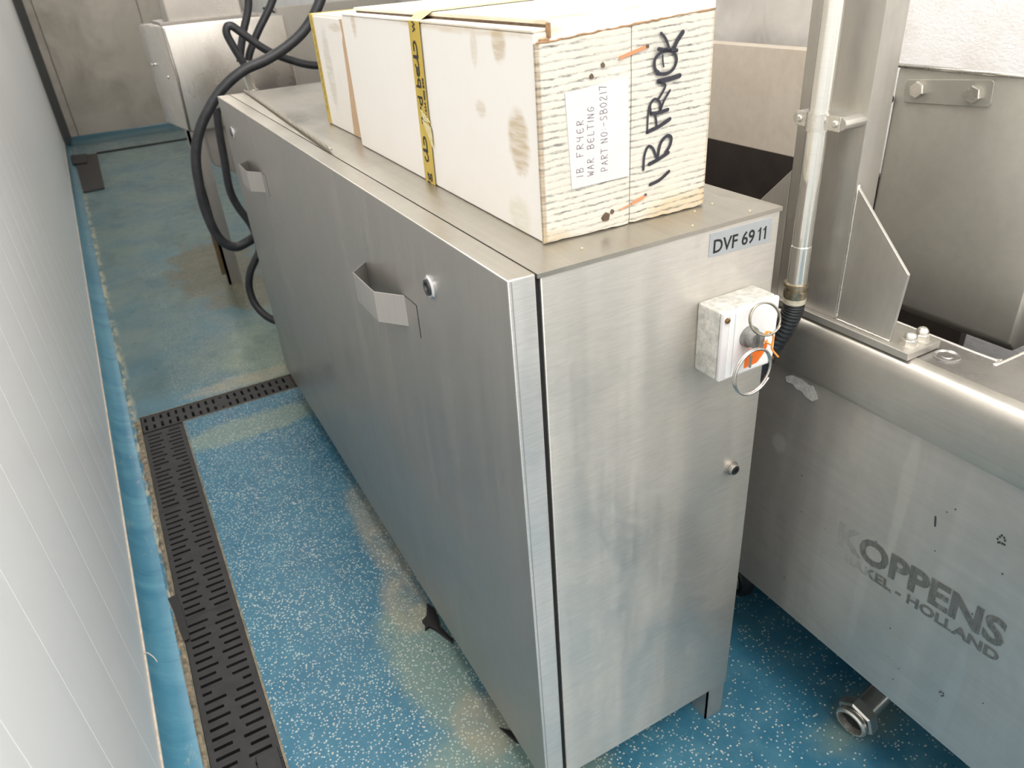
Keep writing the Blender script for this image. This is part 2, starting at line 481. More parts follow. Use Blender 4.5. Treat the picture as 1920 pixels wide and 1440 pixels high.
# blue resin floor
m, nt, b = new_mat('blue_flecked_resin_floor'); MAT['floor'] = m
co = coords(nt)
big = noise(nt, co, 2.3, 6, 0.6, 0.3); mid = noise(nt, co, 14, 6, 0.65)
c = mix(nt, rng(nt, big, 0.3, 0.7), (0.050, 0.185, 0.270), (0.022, 0.115, 0.195))
c = mix(nt, rng(nt, mid, 0.45, 0.75, 0, 0.45), c, (0.11, 0.27, 0.34))
# worn, greener, paler far stretch of floor
sp = N(nt, 'ShaderNodeSeparateXYZ'); L(nt, co, sp.inputs[0])
far = rng(nt, math_(nt, 'ADD', sp.outputs[1], math_(nt, 'MULTIPLY', big, 0.5)), 2.0, 2.35, 0, 1, True)
worn = math_(nt, 'MULTIPLY', far, rng(nt, noise(nt, co, 3.1, 6, 0.6), 0.32, 0.62, 0.15, 0.8))
c = mix(nt, math_(nt, 'MULTIPLY', far, 0.55), c, (0.055, 0.125, 0.140))
c = mix(nt, worn, c, (0.150, 0.205, 0.185))
green = mx(nt, patch(nt, co, (-0.02, 2.15, 0), (0.20, 0.35, 1), 0.4, 6), patch(nt, co, (-0.05, 0.42, 0), (0.10, 0.25, 1), 0.5, 8), patch(nt, co, (-0.02, 0.08, 0), (0.22, 0.22, 1), 0.5, 8), patch(nt, co, (0.60, -0.15, 0), (0.16, 0.07, 1), 0.6, 10, 0.1), patch(nt, co, (-0.16, 1.62, 0), (0.3, 0.10, 1), 0.5, 8))
c = mix(nt, math_(nt, 'MULTIPLY', green, 0.6), c, (0.24, 0.30, 0.22))
beige = mx(nt, patch(nt, co, (0.00, 0.86, 0), (0.060, 0.32, 1), 0.45, 14), patch(nt, co, (-0.03, 0.60, 0), (0.065, 0.14, 1), 0.45, 14), patch(nt, co, (-0.02, 0.22, 0), (0.07, 0.10, 1), 0.6, 14),
           patch(nt, co, (-0.12, 1.96, 0), (0.28, 0.06, 1), 0.6, 14))
c = mix(nt, math_(nt, 'MULTIPLY', beige, math_(nt, 'MULTIPLY', rng(nt, mid, 0.35, 0.6, 0.45, 1.0), 0.62)), c, (0.40, 0.34, 0.23))
blot = math_(nt, 'MULTIPLY', far, rng(nt, noise(nt, coords(nt, (2.2, 1.0, 1)), 1.7, 7, 0.68), 0.50, 0.66, 0, 0.55))
c = mix(nt, blot, c, (0.045, 0.095, 0.105))
brown = mx(nt, patch(nt, co, (-0.02, 3.30, 0), (0.26, 0.62, 1), 0.7, 7), patch(nt, co, (0.08, 2.85, 0), (0.16, 0.35, 1), 0.6, 6))
c = mix(nt, math_(nt, 'MULTIPLY', brown, 0.75), c, (0.105, 0.085, 0.035))
# cream splashes along the foot of the cove
band = rng(nt, math_(nt, 'ABSOLUTE', math_(nt, 'ADD', math_(nt, 'ADD', sp.outputs[0], 0.512), math_(nt, 'MULTIPLY', sp.outputs[1], 0.012))), 0.0, 0.032, 1, 0, True)
spl = math_(nt, 'MULTIPLY', band, rng(nt, noise(nt, coords(nt, (20, 6, 1)), 1.6, 7, 0.7), 0.47, 0.57))
c = mix(nt, math_(nt, 'MULTIPLY', spl, 0.8), c, (0.52, 0.48, 0.33))
# pale flecks in the resin
vo = N(nt, 'ShaderNodeTexVoronoi', feature='F1'); vo.inputs['Scale'].default_value = 165; L(nt, co, vo.inputs['Vector'])
wn = N(nt, 'ShaderNodeSeparateColor'); L(nt, vo.outputs['Color'], wn.inputs[0])
fl = math_(nt, 'MULTIPLY', rng(nt, vo.outputs['Distance'], 0.20, 0.38, 1, 0), math_(nt, 'GREATER_THAN', wn.outputs[0], 0.12))
dn = rng(nt, sp.outputs[0], 0.05, 0.45, 1, 0.35)
thin = rng(nt, sp.outputs[1], 1.7, 2.2, 1.0, 0.45)
left = rng(nt, sp.outputs[0], -0.40, -0.37, 0.25, 1.0)
fl = math_(nt, 'MULTIPLY', math_(nt, 'MULTIPLY', fl, left), math_(nt, 'MULTIPLY', thin, rng(nt, noise(nt, co, 9, 3), 0.3, 0.6, 0.45, 0.95)))
keep = math_(nt, 'LESS_THAN', wn.outputs[1], dn)
fl = math_(nt, 'MULTIPLY', fl, keep)
c = mix(nt, fl, c, mix(nt, wn.outputs[2], (0.55, 0.66, 0.66), (0.66, 0.62, 0.48)))
dk = math_(nt, 'GREATER_THAN', noise(nt, co, 70, 2), 0.74)
c = mix(nt, dk, c, (0.01, 0.02, 0.03))
L(nt, c, b.inputs['Base Color'])
L(nt, rng(nt, mid, 0.3, 0.7, 0.25, 0.5), b.inputs['Roughness'])
bump(nt, b, noise(nt, co, 160, 2), 0.25, 0.001)

m, nt, b = new_mat('smooth_blue_cove_resin'); MAT['cove'] = m
co = coords(nt)
c = mix(nt, rng(nt, noise(nt, coords(nt, (4, 9, 4)), 1, 6, 0.6, 0.8), 0.35, 0.7), (0.045, 0.190, 0.300), (0.12, 0.32, 0.42))
c = mix(nt, rng(nt, noise(nt, coords(nt, (30, 10, 30)), 1, 7, 0.7), 0.62, 0.70, 0, 0.6), c, (0.42, 0.44, 0.36))
c = mix(nt, rng(nt, noise(nt, coords(nt, (3, 60, 3)), 1, 4, 0.6), 0.60, 0.72, 0, 0.5), c, (0.02, 0.12, 0.20))
sp = N(nt, 'ShaderNodeSeparateXYZ'); L(nt, co, sp.inputs[0])
c = mix(nt, rng(nt, sp.outputs[1], 2.5, 7.6, 0, 0.8), c, (0.035, 0.095, 0.115))
L(nt, c, b.inputs['Base Color']); b.inputs['Roughness'].default_value = 0.3
bump(nt, b, noise(nt, coords(nt, (6, 25, 6)), 1, 3), 0.25, 0.004)

# etched lettering, worn through in places
m, nt, b = new_mat('worn_grey_lettering'); MAT['etch'] = m
b.inputs['Base Color'].default_value = (0.27, 0.265, 0.245, 1); b.inputs['Roughness'].default_value = 0.45; b.inputs['Metallic'].default_value = 0.75
tr = N(nt, 'ShaderNodeBsdfTransparent'); ms = N(nt, 'ShaderNodeMixShader')
co = coords(nt); sp = N(nt, 'ShaderNodeSeparateXYZ'); L(nt, co, sp.inputs[0])
wear = rng(nt, noise(nt, coords(nt, (60, 12, 1)), 1, 5, 0.7), 0.34, 0.54, 0.05, 0.85)
fade = rng(nt, math_(nt, 'ADD', sp.outputs[0], math_(nt, 'MULTIPLY', noise(nt, co, 60, 3), 0.05)), 0.055, 0.085, 0.10, 0.92)
L(nt, math_(nt, 'MULTIPLY', wear, fade), ms.inputs[0])
L(nt, tr.outputs[0], ms.inputs[1]); L(nt, b.outputs[0], ms.inputs[2]); L(nt, ms.outputs[0], nt.nodes['Material Output'].inputs['Surface'])

# ------------------------------------------------------------------ lettering
# hand strokes in a 1 x 1 cell, (right, up)
STROKES = {
    '1': [[(0.5, 1), (0.5, 0)]],
    'I': [[(0.5, 1), (0.5, 0)]],
    'B': [[(0.15, 0), (0.15, 1)], [(0.0, 1), (0.55, 1.02), (0.75, 0.8), (0.5, 0.56), (0.2, 0.52)], [(0.2, 0.52), (0.75, 0.45), (0.85, 0.2), (0.55, 0.0), (0.1, 0.0)]],
    'F': [[(0.15, 0), (0.12, 1), (0.9, 1.05)], [(0.14, 0.52), (0.62, 0.58)]],
    'R': [[(0.15, 0), (0.15, 1)], [(0.1, 0.98), (0.6, 1.0), (0.75, 0.78), (0.5, 0.55), (0.18, 0.5), (0.85, 0.0)]],
    'Y': [[(0.1, 1), (0.15, 0.6), (0.7, 0.55)], [(0.75, 1.0), (0.72, 0.5), (0.7, 0.0)]],
    'E': [[(0.8, 0.92), (0.45, 1.0), (0.12, 0.75), (0.08, 0.3), (0.4, 0.0), (0.85, 0.1)], [(0.1, 0.5), (0.75, 0.5)]],
    'W': [[(0, 1), (0.2, 0), (0.45, 0.7), (0.7, 0), (0.95, 1)]],
    'A': [[(0.05, 0), (0.45, 1), (0.85, 0)], [(0.2, 0.4), (0.7, 0.4)]],
    'L': [[(0.2, 1), (0.15, 0), (0.8, 0.02)]],
    'T': [[(0.0, 1), (0.9, 1)], [(0.45, 1), (0.45, 0)]],
    'N': [[(0.1, 0), (0.1, 1), (0.75, 0), (0.75, 1)]],
    'G': [[(0.8, 0.85), (0.45, 1.0), (0.1, 0.6), (0.2, 0.1), (0.6, 0.0), (0.8, 0.45), (0.45, 0.45)]],
    'P': [[(0.15, 0), (0.15, 1), (0.65, 1.0), (0.75, 0.75), (0.55, 0.5), (0.15, 0.5)]],
    'O': [[(0.5, 1), (0.12, 0.7), (0.15, 0.2), (0.5, 0.0), (0.8, 0.3), (0.78, 0.75), (0.5, 1)]],
    '0': [[(0.5, 1), (0.12, 0.7), (0.15, 0.2), (0.5, 0.0), (0.8, 0.3), (0.78, 0.75), (0.5, 1)]],
    'S': [[(0.8, 0.9), (0.4, 1.0), (0.15, 0.75), (0.7, 0.35), (0.6, 0.05), (0.1, 0.05)]],
    '2': [[(0.15, 0.8), (0.45, 1.0), (0.75, 0.75), (0.1, 0.0), (0.85, 0.02)]],
    '7': [[(0.1, 1), (0.8, 1), (0.45, 0)]],
    '-': [[(0.1, 0.5), (0.8, 0.5)]], ':': [[(0.4, 0.3), (0.45, 0.25)], [(0.4, 0.72), (0.45, 0.68)]],
}


def hand(bm, text, org, right, up, h, wd, gap, th, jit=0.06, smooth=True, nrm=None):
    org, right, up = Vector(org), Vector(right).normalized(), Vector(up).normalized()
    nrm = right.cross(up)
    x = 0.0
    for ch in text:
        if ch == ' ':
            x += wd * 0.75; continue
        cw = wd * (0.45 if ch in '1I:' else 1.0)
        for st in STROKES[ch]:
            pts = [Vector((x + p[0] * cw + random.uniform(-jit, jit) * wd * 0.5, p[1] * h + random.uniform(-jit, jit) * h * 0.5, 0)) for p in st]
            if len(pts) > 2 and ch not in 'WNTLF7A': pts = smooth_path(pts, 4)
            pp = [org + right * p.x + up * p.y for p in pts]
            if ch in 'WNTLF7A':
                for a_, b_ in zip(pp, pp[1:]): ribbon(bm, [a_, b_], nrm, th)
            else: ribbon(bm, pp, nrm, th)
        x += cw + gap
    return x


def ribbon(bm, P3, nrm, th, lift=0.0):
    """a flat pen stroke: a strip of quads with round ends"""
    n = len(P3)
    wv = []
    for i in range(n):
        d = (P3[min(i + 1, n - 1)] - P3[max(i - 1, 0)]).normalized()
        s = nrm.cross(d).normalized()
        wv.append((bm.verts.new(P3[i] + s * th / 2), bm.verts.new(P3[i] - s * th / 2)))
    for a, b_ in zip(wv, wv[1:]):
        bm.faces.new((a[0], a[1], b_[1], b_[0]))
    for i in (0, n - 1):
        d = (P3[1] - P3[0]).normalized(); s = nrm.cross(d).normalized()
        bm.faces.new([bm.verts.new(P3[i] + (s * math.cos(a) + d * math.sin(a)) * th / 2 + nrm * 0.00002) for a in [k * math.pi / 4 for k in range(8)]])


def text_obj(name, txt, org, right, up, size, mat, parent, sx=1.0, bold=0.0, label=None, spacing=1.0, thick=0.0001):
    cu = bpy.data.curves.new('tmp_text', 'FONT')
    cu.body = txt; cu.size = size; cu.offset = bold; cu.extrude = thick; cu.space_character = spacing; cu.resolution_u = 3
    to = bpy.data.objects.new('tmp_text', cu); COL.objects.link(to)
    dg = bpy.context.evaluated_depsgraph_get(); dg.update()
    me = bpy.data.meshes.new_from_object(to.evaluated_get(dg))
    bpy.data.objects.remove(to); bpy.data.curves.remove(cu)
    me.name = name
    me.materials.clear(); me.materials.append(mat)
    o = bpy.data.objects.new(name, me); COL.objects.link(o)
    for v in me.vertices: v.co.x *= sx
    right, up = Vector(right).normalized(), Vector(up).normalized()
    nrm = right.cross(up).normalized(); up = nrm.cross(right)
    R_ = Matrix((right, up, nrm)).transposed().to_4x4()
    R_.translation = Vector(org) - (ORG.get(parent.name, Vector(parent.location)) if parent is not None else Vector((0, 0, 0)))
    o.parent = parent
    o.matrix_local = R_
    if label: o['label'] = label
    return o


# ------------------------------------------------------------------ room
def WX(y): return -0.572 - 0.0121 * y


GX0, GX1 = -0.512, -0.377          # main drain
CY0, CY1 = 1.787, 1.905            # cross drain
fb = B()


def slab(x0, x1, y0, y1, z0=-0.06, z1=0.0): box(fb, x0, x1, y0, y1, z0, z1)


slab(-0.80, GX0, -2.5, CY1); slab(-0.80, 1.5, CY1, 8.3); slab(GX1, 0.42, -2.5, CY0); slab(0.42, 1.5, -2.5, CY1)
floor = tag(obj('floor', fb, MAT['floor']), kind='structure')
pb = B(); box(pb, -0.54, 0.45, -2.5, 1.93, -0.10, -0.05)
tag(obj('trim_1', pb, MAT['pit']), kind='structure')

# resin cove along the foot of the left wall and of the far wall
cb = B()
prof = [(0.0, 0.062), (0.004, 0.045), (0.012, 0.028), (0.024, 0.014), (0.040, 0.005), (0.058, 0.001)]
ys = [-2.5 + i * 0.27 for i in range(40)] + [8.0]
ys = [y for y in ys if y < 8.0] + [8.0]
rows = []
for y in ys:
    rows.append([cb.verts.new((WX(y) + p[0], y, p[1] + 0.0005)) for p in prof])
for a, b_ in zip(rows, rows[1:]):
    for i in range(len(prof) - 1): cb.faces.new((a[i], a[i + 1], b_[i + 1], b_[i]))
rows = []
for x in (-0.67, 0.0, 0.7, 1.3):
    rows.append([cb.verts.new((x, 8.0 - p[0] * 3, p[1] * 1.0 + 0.0005)) for p in prof])
for a, b_ in zip(rows, rows[1:]):
    for i in range(len(prof) - 1): cb.faces.new((a[i], b_[i], b_[i + 1], a[i + 1]))
tag(obj('baseboard_left', cb, MAT['cove'], smooth='all'), kind='structure')

# left wall: backing plus upright cladding boards with recessed joints
wb = B()
prism(wb, [(WX(-2.5) - 0.02, -2.5), (WX(8.1) - 0.02, 8.1), (WX(8.1) - 0.12, 8.1), (WX(-2.5) - 0.12, -2.5)], 2, 0.0, 2.6)
wall_left = tag(obj('wall_left', wb, MAT['clad']), kind='structure')
pm = B(); box(pm, -0.020, 0.0, 0.0004, 0.2046, 0.068, 2.595, bev=0.0007, seg=1)
me = bpy.data.meshes.new('panel')
bmesh.ops.recalc_face_normals(pm, faces=pm.faces); pm.to_mesh(me); pm.free(); me.materials.append(MAT['clad'])
k = 0
y = 0.173 - 0.205 * 12
while y < 7.75:
    o = bpy.data.objects.new('panel', me); COL.objects.link(o)
    o.parent = wall_left; o.location = (WX(y), y, 0); o.rotation_euler = (0, 0, math.atan(0.0121))
    y += 0.205
sb = B()
tube(sb, [(WX(y) + 0.001, y, 0.064 + random.uniform(-0.0008, 0.0008)) for y in [-1.5 + 0.12 * i for i in range(78)]], 0.0032, 8)
sb2 = smooth_path([(WX(0.705), 0.705, 0.066), (WX(0.70) + 0.008, 0.70, 0.070), (WX(0.69) + 0.017, 0.69, 0.060), (WX(0.685) + 0.020, 0.684, 0.050)], 4)
tube(sb, sb2, 0.0011, 6)
tag(obj('trim_2', sb, MAT['sealant'], smooth=True), kind='structure')
tb = B(); prism(tb, [(WX(7.75), 7.75), (WX(8.0), 8.0), (WX(8.0) + 0.07, 8.0), (WX(8.0) + 0.07, 7.99), (WX(7.75) + 0.012, 7.75)], 2, 0.02, 2.6)
tag(obj('trim_3', tb, MAT['trimgrey']), kind='structure')

# far wall clad in dull sheet metal
fw = B(); box(fw, -0.9, 1.5, 8.03, 8.15, 0, 2.6)
wall_far = tag(obj('wall_back', fw, MAT['wallsheet']), kind='structure')
for x0, x1 in ((-0.67, -0.535), (-0.53, 0.33), (0.335, 1.31)):
    pb = B(); box(pb, x0, x1, 8.0, 8.025, 0.03, 2.6, bev=0.003)
    obj('panel', pb, MAT['wallsheet'], wall_far)
rw = B(); box(rw, 1.30, 1.42, -2.5, 8.1, 0, 2.6)
tag(obj('wall_right', rw, MAT['stipple']), kind='structure')
nw = B(); box(nw, -0.9, 1.5, -2.6, -2.5, 0, 2.6)
tag(obj('wall_front', nw, MAT['clad']), kind='structure')
cl = B(); box(cl, -0.9, 1.5, -2.6, 8.2, 2.6, 2.7)
tag(obj('ceiling', cl, MAT['ceiling']), kind='structure')


# ------------------------------------------------------------------ floor drains
def grate(name, x0, x1, y0, y1, along, pitch, label, rails=(0.011, 0.013, 0.012), z=-0.001, group=None, thick=0.012, mat='iron'):
    """slotted cover: rails along the length, bars between two rows of slots; slot lengths alternate"""
    o = thing(name, label, 'drain cover', ((x0 + x1) / 2, (y0 + y1) / 2, 0), group=group)
    g = B()
    def bx(a0, a1, b0, b1, zz=z):       # a = along, b = across
        if along == 'y': box(g, b0, b1, a0, a1, zz - thick, zz)
        else: box(g, a0, a1, b0, b1, zz - thick, zz)
    A0, A1 = (y0, y1) if along == 'y' else (x0, x1)
    B0, B1 = (x0, x1) if along == 'y' else (y0, y1)
    mid = (B0 + B1) / 2
    R0, R1 = A0 + 0.008, A1 - 0.007
    bx(R0, R1, B0, B0 + rails[0]); bx(R0, R1, mid - rails[1] / 2, mid + rails[1] / 2); bx(R0, R1, B1 - rails[2], B1)
    n = int((A1 - A0 - 0.014) / pitch)
    p = (A1 - A0 - 0.014) / n
    sl = p * 0.33
    bx(A0, A0 + 0.008, B0, B1); bx(A1 - 0.007, A1, B0, B1)
    for i in range(n):
        a = A0 + 0.008 + i * p
        bx(a + sl, a + p, B0 + rails[0], mid - rails[1] / 2)
        bx(a + sl, a + p, mid + rails[1] / 2, B1 - rails[2])
        # alternate slots are shorter
        e = 0.009 if i % 2 else 0.0
        f = 0.0 if i % 2 else 0.008
        if i == n // 2: e = 0.026; f = 0.026
        if e:
            bx(a, a + sl, mid - rails[1] / 2 - e, mid - rails[1] / 2)
        if f:
            bx(a, a + sl, mid + rails[1] / 2, mid + rails[1] / 2 + f)
    obj('grate', g, MAT[mat], o)
    return o


L3 = (CY0 - 0.005 - 0.36) / 3
lbl = ['black slotted drain cover nearest the camera, with a black strip at its edge', 'black slotted drain cover in the middle of the long channel', 'black slotted drain cover meeting the cross channel']
for i in range(3):
    y0 = 0.36 + i * L3
    grate('drain_cover', GX0 + 0.006, GX1 - 0.004, y0 + 0.0004, y0 + L3 - 0.0004, 'y', 0.0233, lbl[i], group='covers of the long floor drain')
grate('drain_cover', GX0 + 0.008, 0.015, CY0 + 0.003, CY1 - 0.004, 'x', 0.0245, 'narrow slotted drain cover running across to the cabinet', rails=(0.012, 0.014, 0.012), group=None)
gc = thing('drain_cover', 'grid-pattern drain cover at the bottom edge of the picture', 'drain cover', (-0.44, 0.2, 0))
g = B()
x0, x1, y0, y1 = GX0 + 0.006, GX1 - 0.004, -0.05, 0.358
for i in range(7):
    xx = x0 + (x1 - x0 - 0.006) * i / 6
    box(g, xx, xx + 0.006, y0, y1, -0.014, 0.0, 0.0008, 1)
yy = y0
while yy < y1 - 0.003:
    box(g, x0, x1, yy, yy + 0.006, -0.014, 0.0005, 0.0008, 1); yy += 0.0255
box(g, x0, x1, y1 - 0.006, y1, -0.014, 0.0005)
obj('grate', g, MAT['iron'], gc)
g = B(); box(g, x1 - 0.046, x1 - 0.003, 0.255, 0.384, 0.0008, 0.0065, 0.002)
obj('blanking_plate', g, MAT['iron'], gc)

# steel edging of the channels and the broken grout beside it
ch = thing('drain_channel', 'thin metal edging of the L-shaped floor drain', 'drain channel', (-0.44, 1.0, 0))
g = B()
box(g, GX0, GX0 + 0.005, -1.0, CY1, -0.03, 0.001); box(g, GX1 - 0.003, GX1 + 0.002, -1.0, CY0, -0.03, 0.0015)
box(g, GX0, 0.42, CY1 - 0.003, CY1 + 0.002, -0.03, 0.001); box(g, GX1, 0.42, CY0 - 0.002, CY0 + 0.002, -0.03, 0.001)
obj('edging', g, plain('tarnished_channel_edge', (0.30, 0.27, 0.20), 0.45, 0.7, 0.5, 40), ch)
g = B()
box(g, 0.018, 0.05, CY0 + 0.006, CY1 - 0.006, -0.012, -0.003, 0.003); box(g, 0.05, 0.3, CY0 + 0.004, CY1 - 0.004, -0.02, -0.012)
obj('channel_end', g, MAT['rust'], ch, label='rusty open end of the channel')
g = B()
pts_in, pts_out = [], []
yy = 0.0
while yy < 1.90:
    pts_out.append((GX0 - 0.006 - random.uniform(0, 0.007) - (0.004 if yy > 1.5 else 0), yy)); pts_in.append((GX0 + 0.001, yy)); yy += 0.02
va = [g.verts.new((x, y, 0.0008)) for x, y in pts_out]; vm = [g.verts.new(((a[0] + b_[0]) / 2, a[1], 0.0035 + random.uniform(-0.0015, 0.001))) for a, b_ in zip(pts_out, pts_in)]
vb = [g.verts.new((x, y, 0.001)) for x, y in pts_in]
for r1, r2 in ((va, vm), (vm, vb)):
    for i in range(len(r1) - 1): g.faces.new((r1[i], r1[i + 1], r2[i + 1], r2[i]))
obj('grout_strip', g, MAT['grout'], ch, label='crumbling brown grout along the drain')

# rubber strip at the drain edge
g = B()
prism(g, [(-0.524, 0.925), (-0.504, 0.93), (-0.497, 0.85), (-0.496, 0.765), (-0.508, 0.762), (-0.513, 0.80), (-0.517, 0.87)], 2, 0.002, 0.0045, 0.0006)
tag(obj('rubber_strip', g, MAT['tape_black'], loc=(-0.51, 0.84, 0.002)), 'short black rubber strip lying over the left edge of the drain', 'strip')

# far covers along the end of the room
fdr = thing('drain_cover', 'flat black drain cover on the floor near the far corner', 'drain cover', (-0.50, 6.4, 0))
g = B(); prism(g, [(-0.61, 7.22), (-0.42, 7.18), (-0.43, 5.68), (-0.575, 5.66), (-0.60, 6.9)], 2, 0.0, 0.012, 0.003)
obj('plate', g, MAT['tape_black'], fdr)
g = B(); prism(g, [(-0.63, 7.24), (-0.50, 7.20), (-0.51, 6.75), (-0.62, 6.8)], 2, 0.012, 0.02, 0.002)
obj('lapped_end', g, MAT['tape_black'], fdr)
g = B(); box(g, -0.42, 1.1, 7.20, 7.27, 0.0, 0.006)
tag(obj('drain_slot', g, MAT['pit'], loc=(0, 7.23, 0)), 'thin black drain slot crossing the floor by the far wall', 'drain slot')

# ------------------------------------------------------------------ the cabinet
Lc, Wc, T = 1.7976, 0.3986, 0.0343
ZB, H = 0.081, 1.0
cab = thing('steel_cabinet', 'long brushed stainless steel cabinet standing low on the blue floor', 'cabinet', (0.2, 0.9, 0.0))
g = B()
BX0 = T + 0.0062
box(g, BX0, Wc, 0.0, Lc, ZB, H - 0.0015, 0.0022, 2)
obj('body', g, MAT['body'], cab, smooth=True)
g = B()
# top sheet with a shallow folded fall towards the near end
t = bmesh.new()
e = 0.075
zt = H + 0.0016
outer = [(BX0 - 0.004, -0.0015), (Wc + 0.0015, -0.0015), (Wc + 0.0015, Lc + 0.0015), (BX0 - 0.004, Lc + 0.0015)]
inner = [(BX0 + 0.03, e), (Wc - 0.03, e), (Wc - 0.03, Lc - 0.05), (BX0 + 0.03, Lc - 0.05)]
vo_ = [t.verts.new((x, y, H - 0.0006)) for x, y in outer]; vi = [t.verts.new((x, y, zt)) for x, y in inner]; vl = [t.verts.new((x, y, H - 0.006)) for x, y in outer]
t.faces.new(vi)
for i in range(4):
    j = (i + 1) % 4
    t.faces.new((vo_[i], vo_[j], vi[j], vi[i])); t.faces.new((vl[i], vl[j], vo_[j], vo_[i]))
t.faces.new(vl[::-1])
merge(g, t)
obj('top_sheet', g, MAT['top'], cab)
g = B(); box(g, T - 0.004, BX0 + 0.006, 0.003, Lc - 0.003, ZB + 0.004, H - 0.006)
obj('door_seal', g, MAT['gap'], cab, label='black gap between door and body')
door = B()
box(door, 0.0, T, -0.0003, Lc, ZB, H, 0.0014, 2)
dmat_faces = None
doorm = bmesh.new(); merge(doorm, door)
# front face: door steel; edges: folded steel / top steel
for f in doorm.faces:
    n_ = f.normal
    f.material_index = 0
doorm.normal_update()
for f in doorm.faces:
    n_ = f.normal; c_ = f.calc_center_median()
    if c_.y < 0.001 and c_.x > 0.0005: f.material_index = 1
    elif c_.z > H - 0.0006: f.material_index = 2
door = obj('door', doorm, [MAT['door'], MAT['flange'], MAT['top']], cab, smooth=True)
# inner lip line on the door's folded edge
g = B(); box(g, 0.0042, 0.0052, -0.0008, 0.0004, ZB + 0.002, H - 0.002)
obj('fold_line', g, MAT['handle'], door)
for yb, z1, hh in ((0.351, 0.862, 0.052), (1.355, 0.860, 0.053)):
    L_ = 0.185 if yb < 1 else 0.175
    g = B()
    dpt = 0.0335 if yb < 1 else 0.029
    pts = [(0.0005, yb), (-dpt, yb + 0.046), (-dpt, yb + 0.150), (0.0005, yb + L_)]
    th = 0.0014
    for a, b_ in zip(pts, pts[1:]):
        d = Vector((b_[0] - a[0], b_[1] - a[1])).normalized(); s = Vector((d.y, -d.x)) * th
        prism(g, [a, b_, (b_[0] + s.x, b_[1] + s.y), (a[0] + s.x, a[1] + s.y)], 2, z1 - hh, z1, 0.0004, seg=1)
    obj('handle', g, MAT['handle'], door, label='folded sheet steel pull')
    g = B()
    box(g, -0.0006, 0.0004, yb - 0.0505, yb - 0.0485, z1 - hh, z1 + 0.002)
    prism(g, [(yb - 0.049, z1 + 0.001), (yb, z1 + 0.0005), (yb, z1 + 0.0015), (yb - 0.049, z1 + 0.0025)], 0, -0.0007, 0.0004)
    obj('slit', g, MAT['darkmetal'], door)
for yl in (0.231, 1.656):
    g = B()
    lathe(g, (0.001, yl, 0.917), (-1, 0, 0), [(0, 0.0175), (0.0035, 0.0175), (0.006, 0.0145), (0.006, 0.011)], 24)
    lk = obj('lock', g, MAT['chrome'], door, smooth=True, label='bright round quarter-turn lock')
    g = B(); lathe(g, (-0.002, yl, 0.917), (-1, 0, 0), [(0, 0.0115), (0.0050, 0.0115), (0.0050, 0.008), (0.002, 0.007), (0.002, 0.0)], 20)
    obj('lock_barrel', g, MAT['darkmetal'], lk, smooth=True)
# lock on the end face
g = B(); lathe(g, (0.355, 0.001, 0.605), (0, -1, 0), [(0, 0.0115), (0.0045, 0.0115), (0.0050, 0.0100), (0.0050, 0.0088), (0.010, 0.0088), (0.011, 0.0075)], 24)
el = obj('end_lock', g, MAT['farleg'], cab, smooth=True)
g = B(); lathe(g, (0.355, -0.0098, 0.605), (0, -1, 0), [(0, 0.0072), (0.001, 0.0072), (0.001, 0.0040), (-0.003, 0.0035), (-0.003, 0)], 20)
obj('lock_core', g, MAT['darkmetal'], el, smooth=True)
# legs: angle steel feet
for lx, ly, sx, sy in ((0.354, 0.0, 1, 1), (0.354, Lc - 0.05, 1, -1), (0.045, Lc - 0.05, -1, -1), (0.045, 0.10, -1, 1)):
    g = B()
    xo = lx + 0.040 if sx > 0 else lx
    ya, yb2 = (ly + 0.001, ly + 0.004) if sy > 0 else (ly - 0.004, ly - 0.001)
    box(g, lx, lx + 0.040, ya, yb2, 0, ZB + 0.01)
    y2, y3 = (ly + 0.001, ly + 0.040) if sy > 0 else (ly - 0.040, ly - 0.001)
    box(g, (lx + 0.037) if sx < 0 else lx, (lx + 0.040) if sx < 0 else lx + 0.003, y2, y3, 0, ZB + 0.01)
    obj('leg', g, MAT['handle'], cab)
# identification label
g = B(); prism(g, [(0.2815, 0.9585), (0.3845, 0.9555), (0.3840, 0.9885), (0.2815, 0.9895)], 1, -0.0008, 0.0002, 0.0003)
lab = obj('number_label', g, MAT['silver'], cab, label='silver label reading DVF 6911')
text_obj('number_lettering', 'DVF 69', (0.2865, -0.0010, 0.9630), (1, 0, -0.012), (0, 0, 1), 0.0245, MAT['ink'], lab, sx=0.92, bold=0.00035)
for x1_ in (0.3612, 0.3702):
    g = B()
    zb_ = 0.9630 - 0.012 * (x1_ - 0.2865)
    prism(g, [(x1_ + 0.0030, zb_), (x1_ + 0.0053, zb_), (x1_ + 0.0053, zb_ + 0.0170), (x1_ + 0.0038, zb_ + 0.0170), (x1_ + 0.0026, zb_ + 0.0150), (x1_ + 0.0004, zb_ + 0.0137), (x1_ + 0.0004, zb_ + 0.0117), (x1_ + 0.0030, zb_ + 0.0132)], 1, -0.0012, -0.0008)
    obj('digit', g, MAT['ink'], lab)

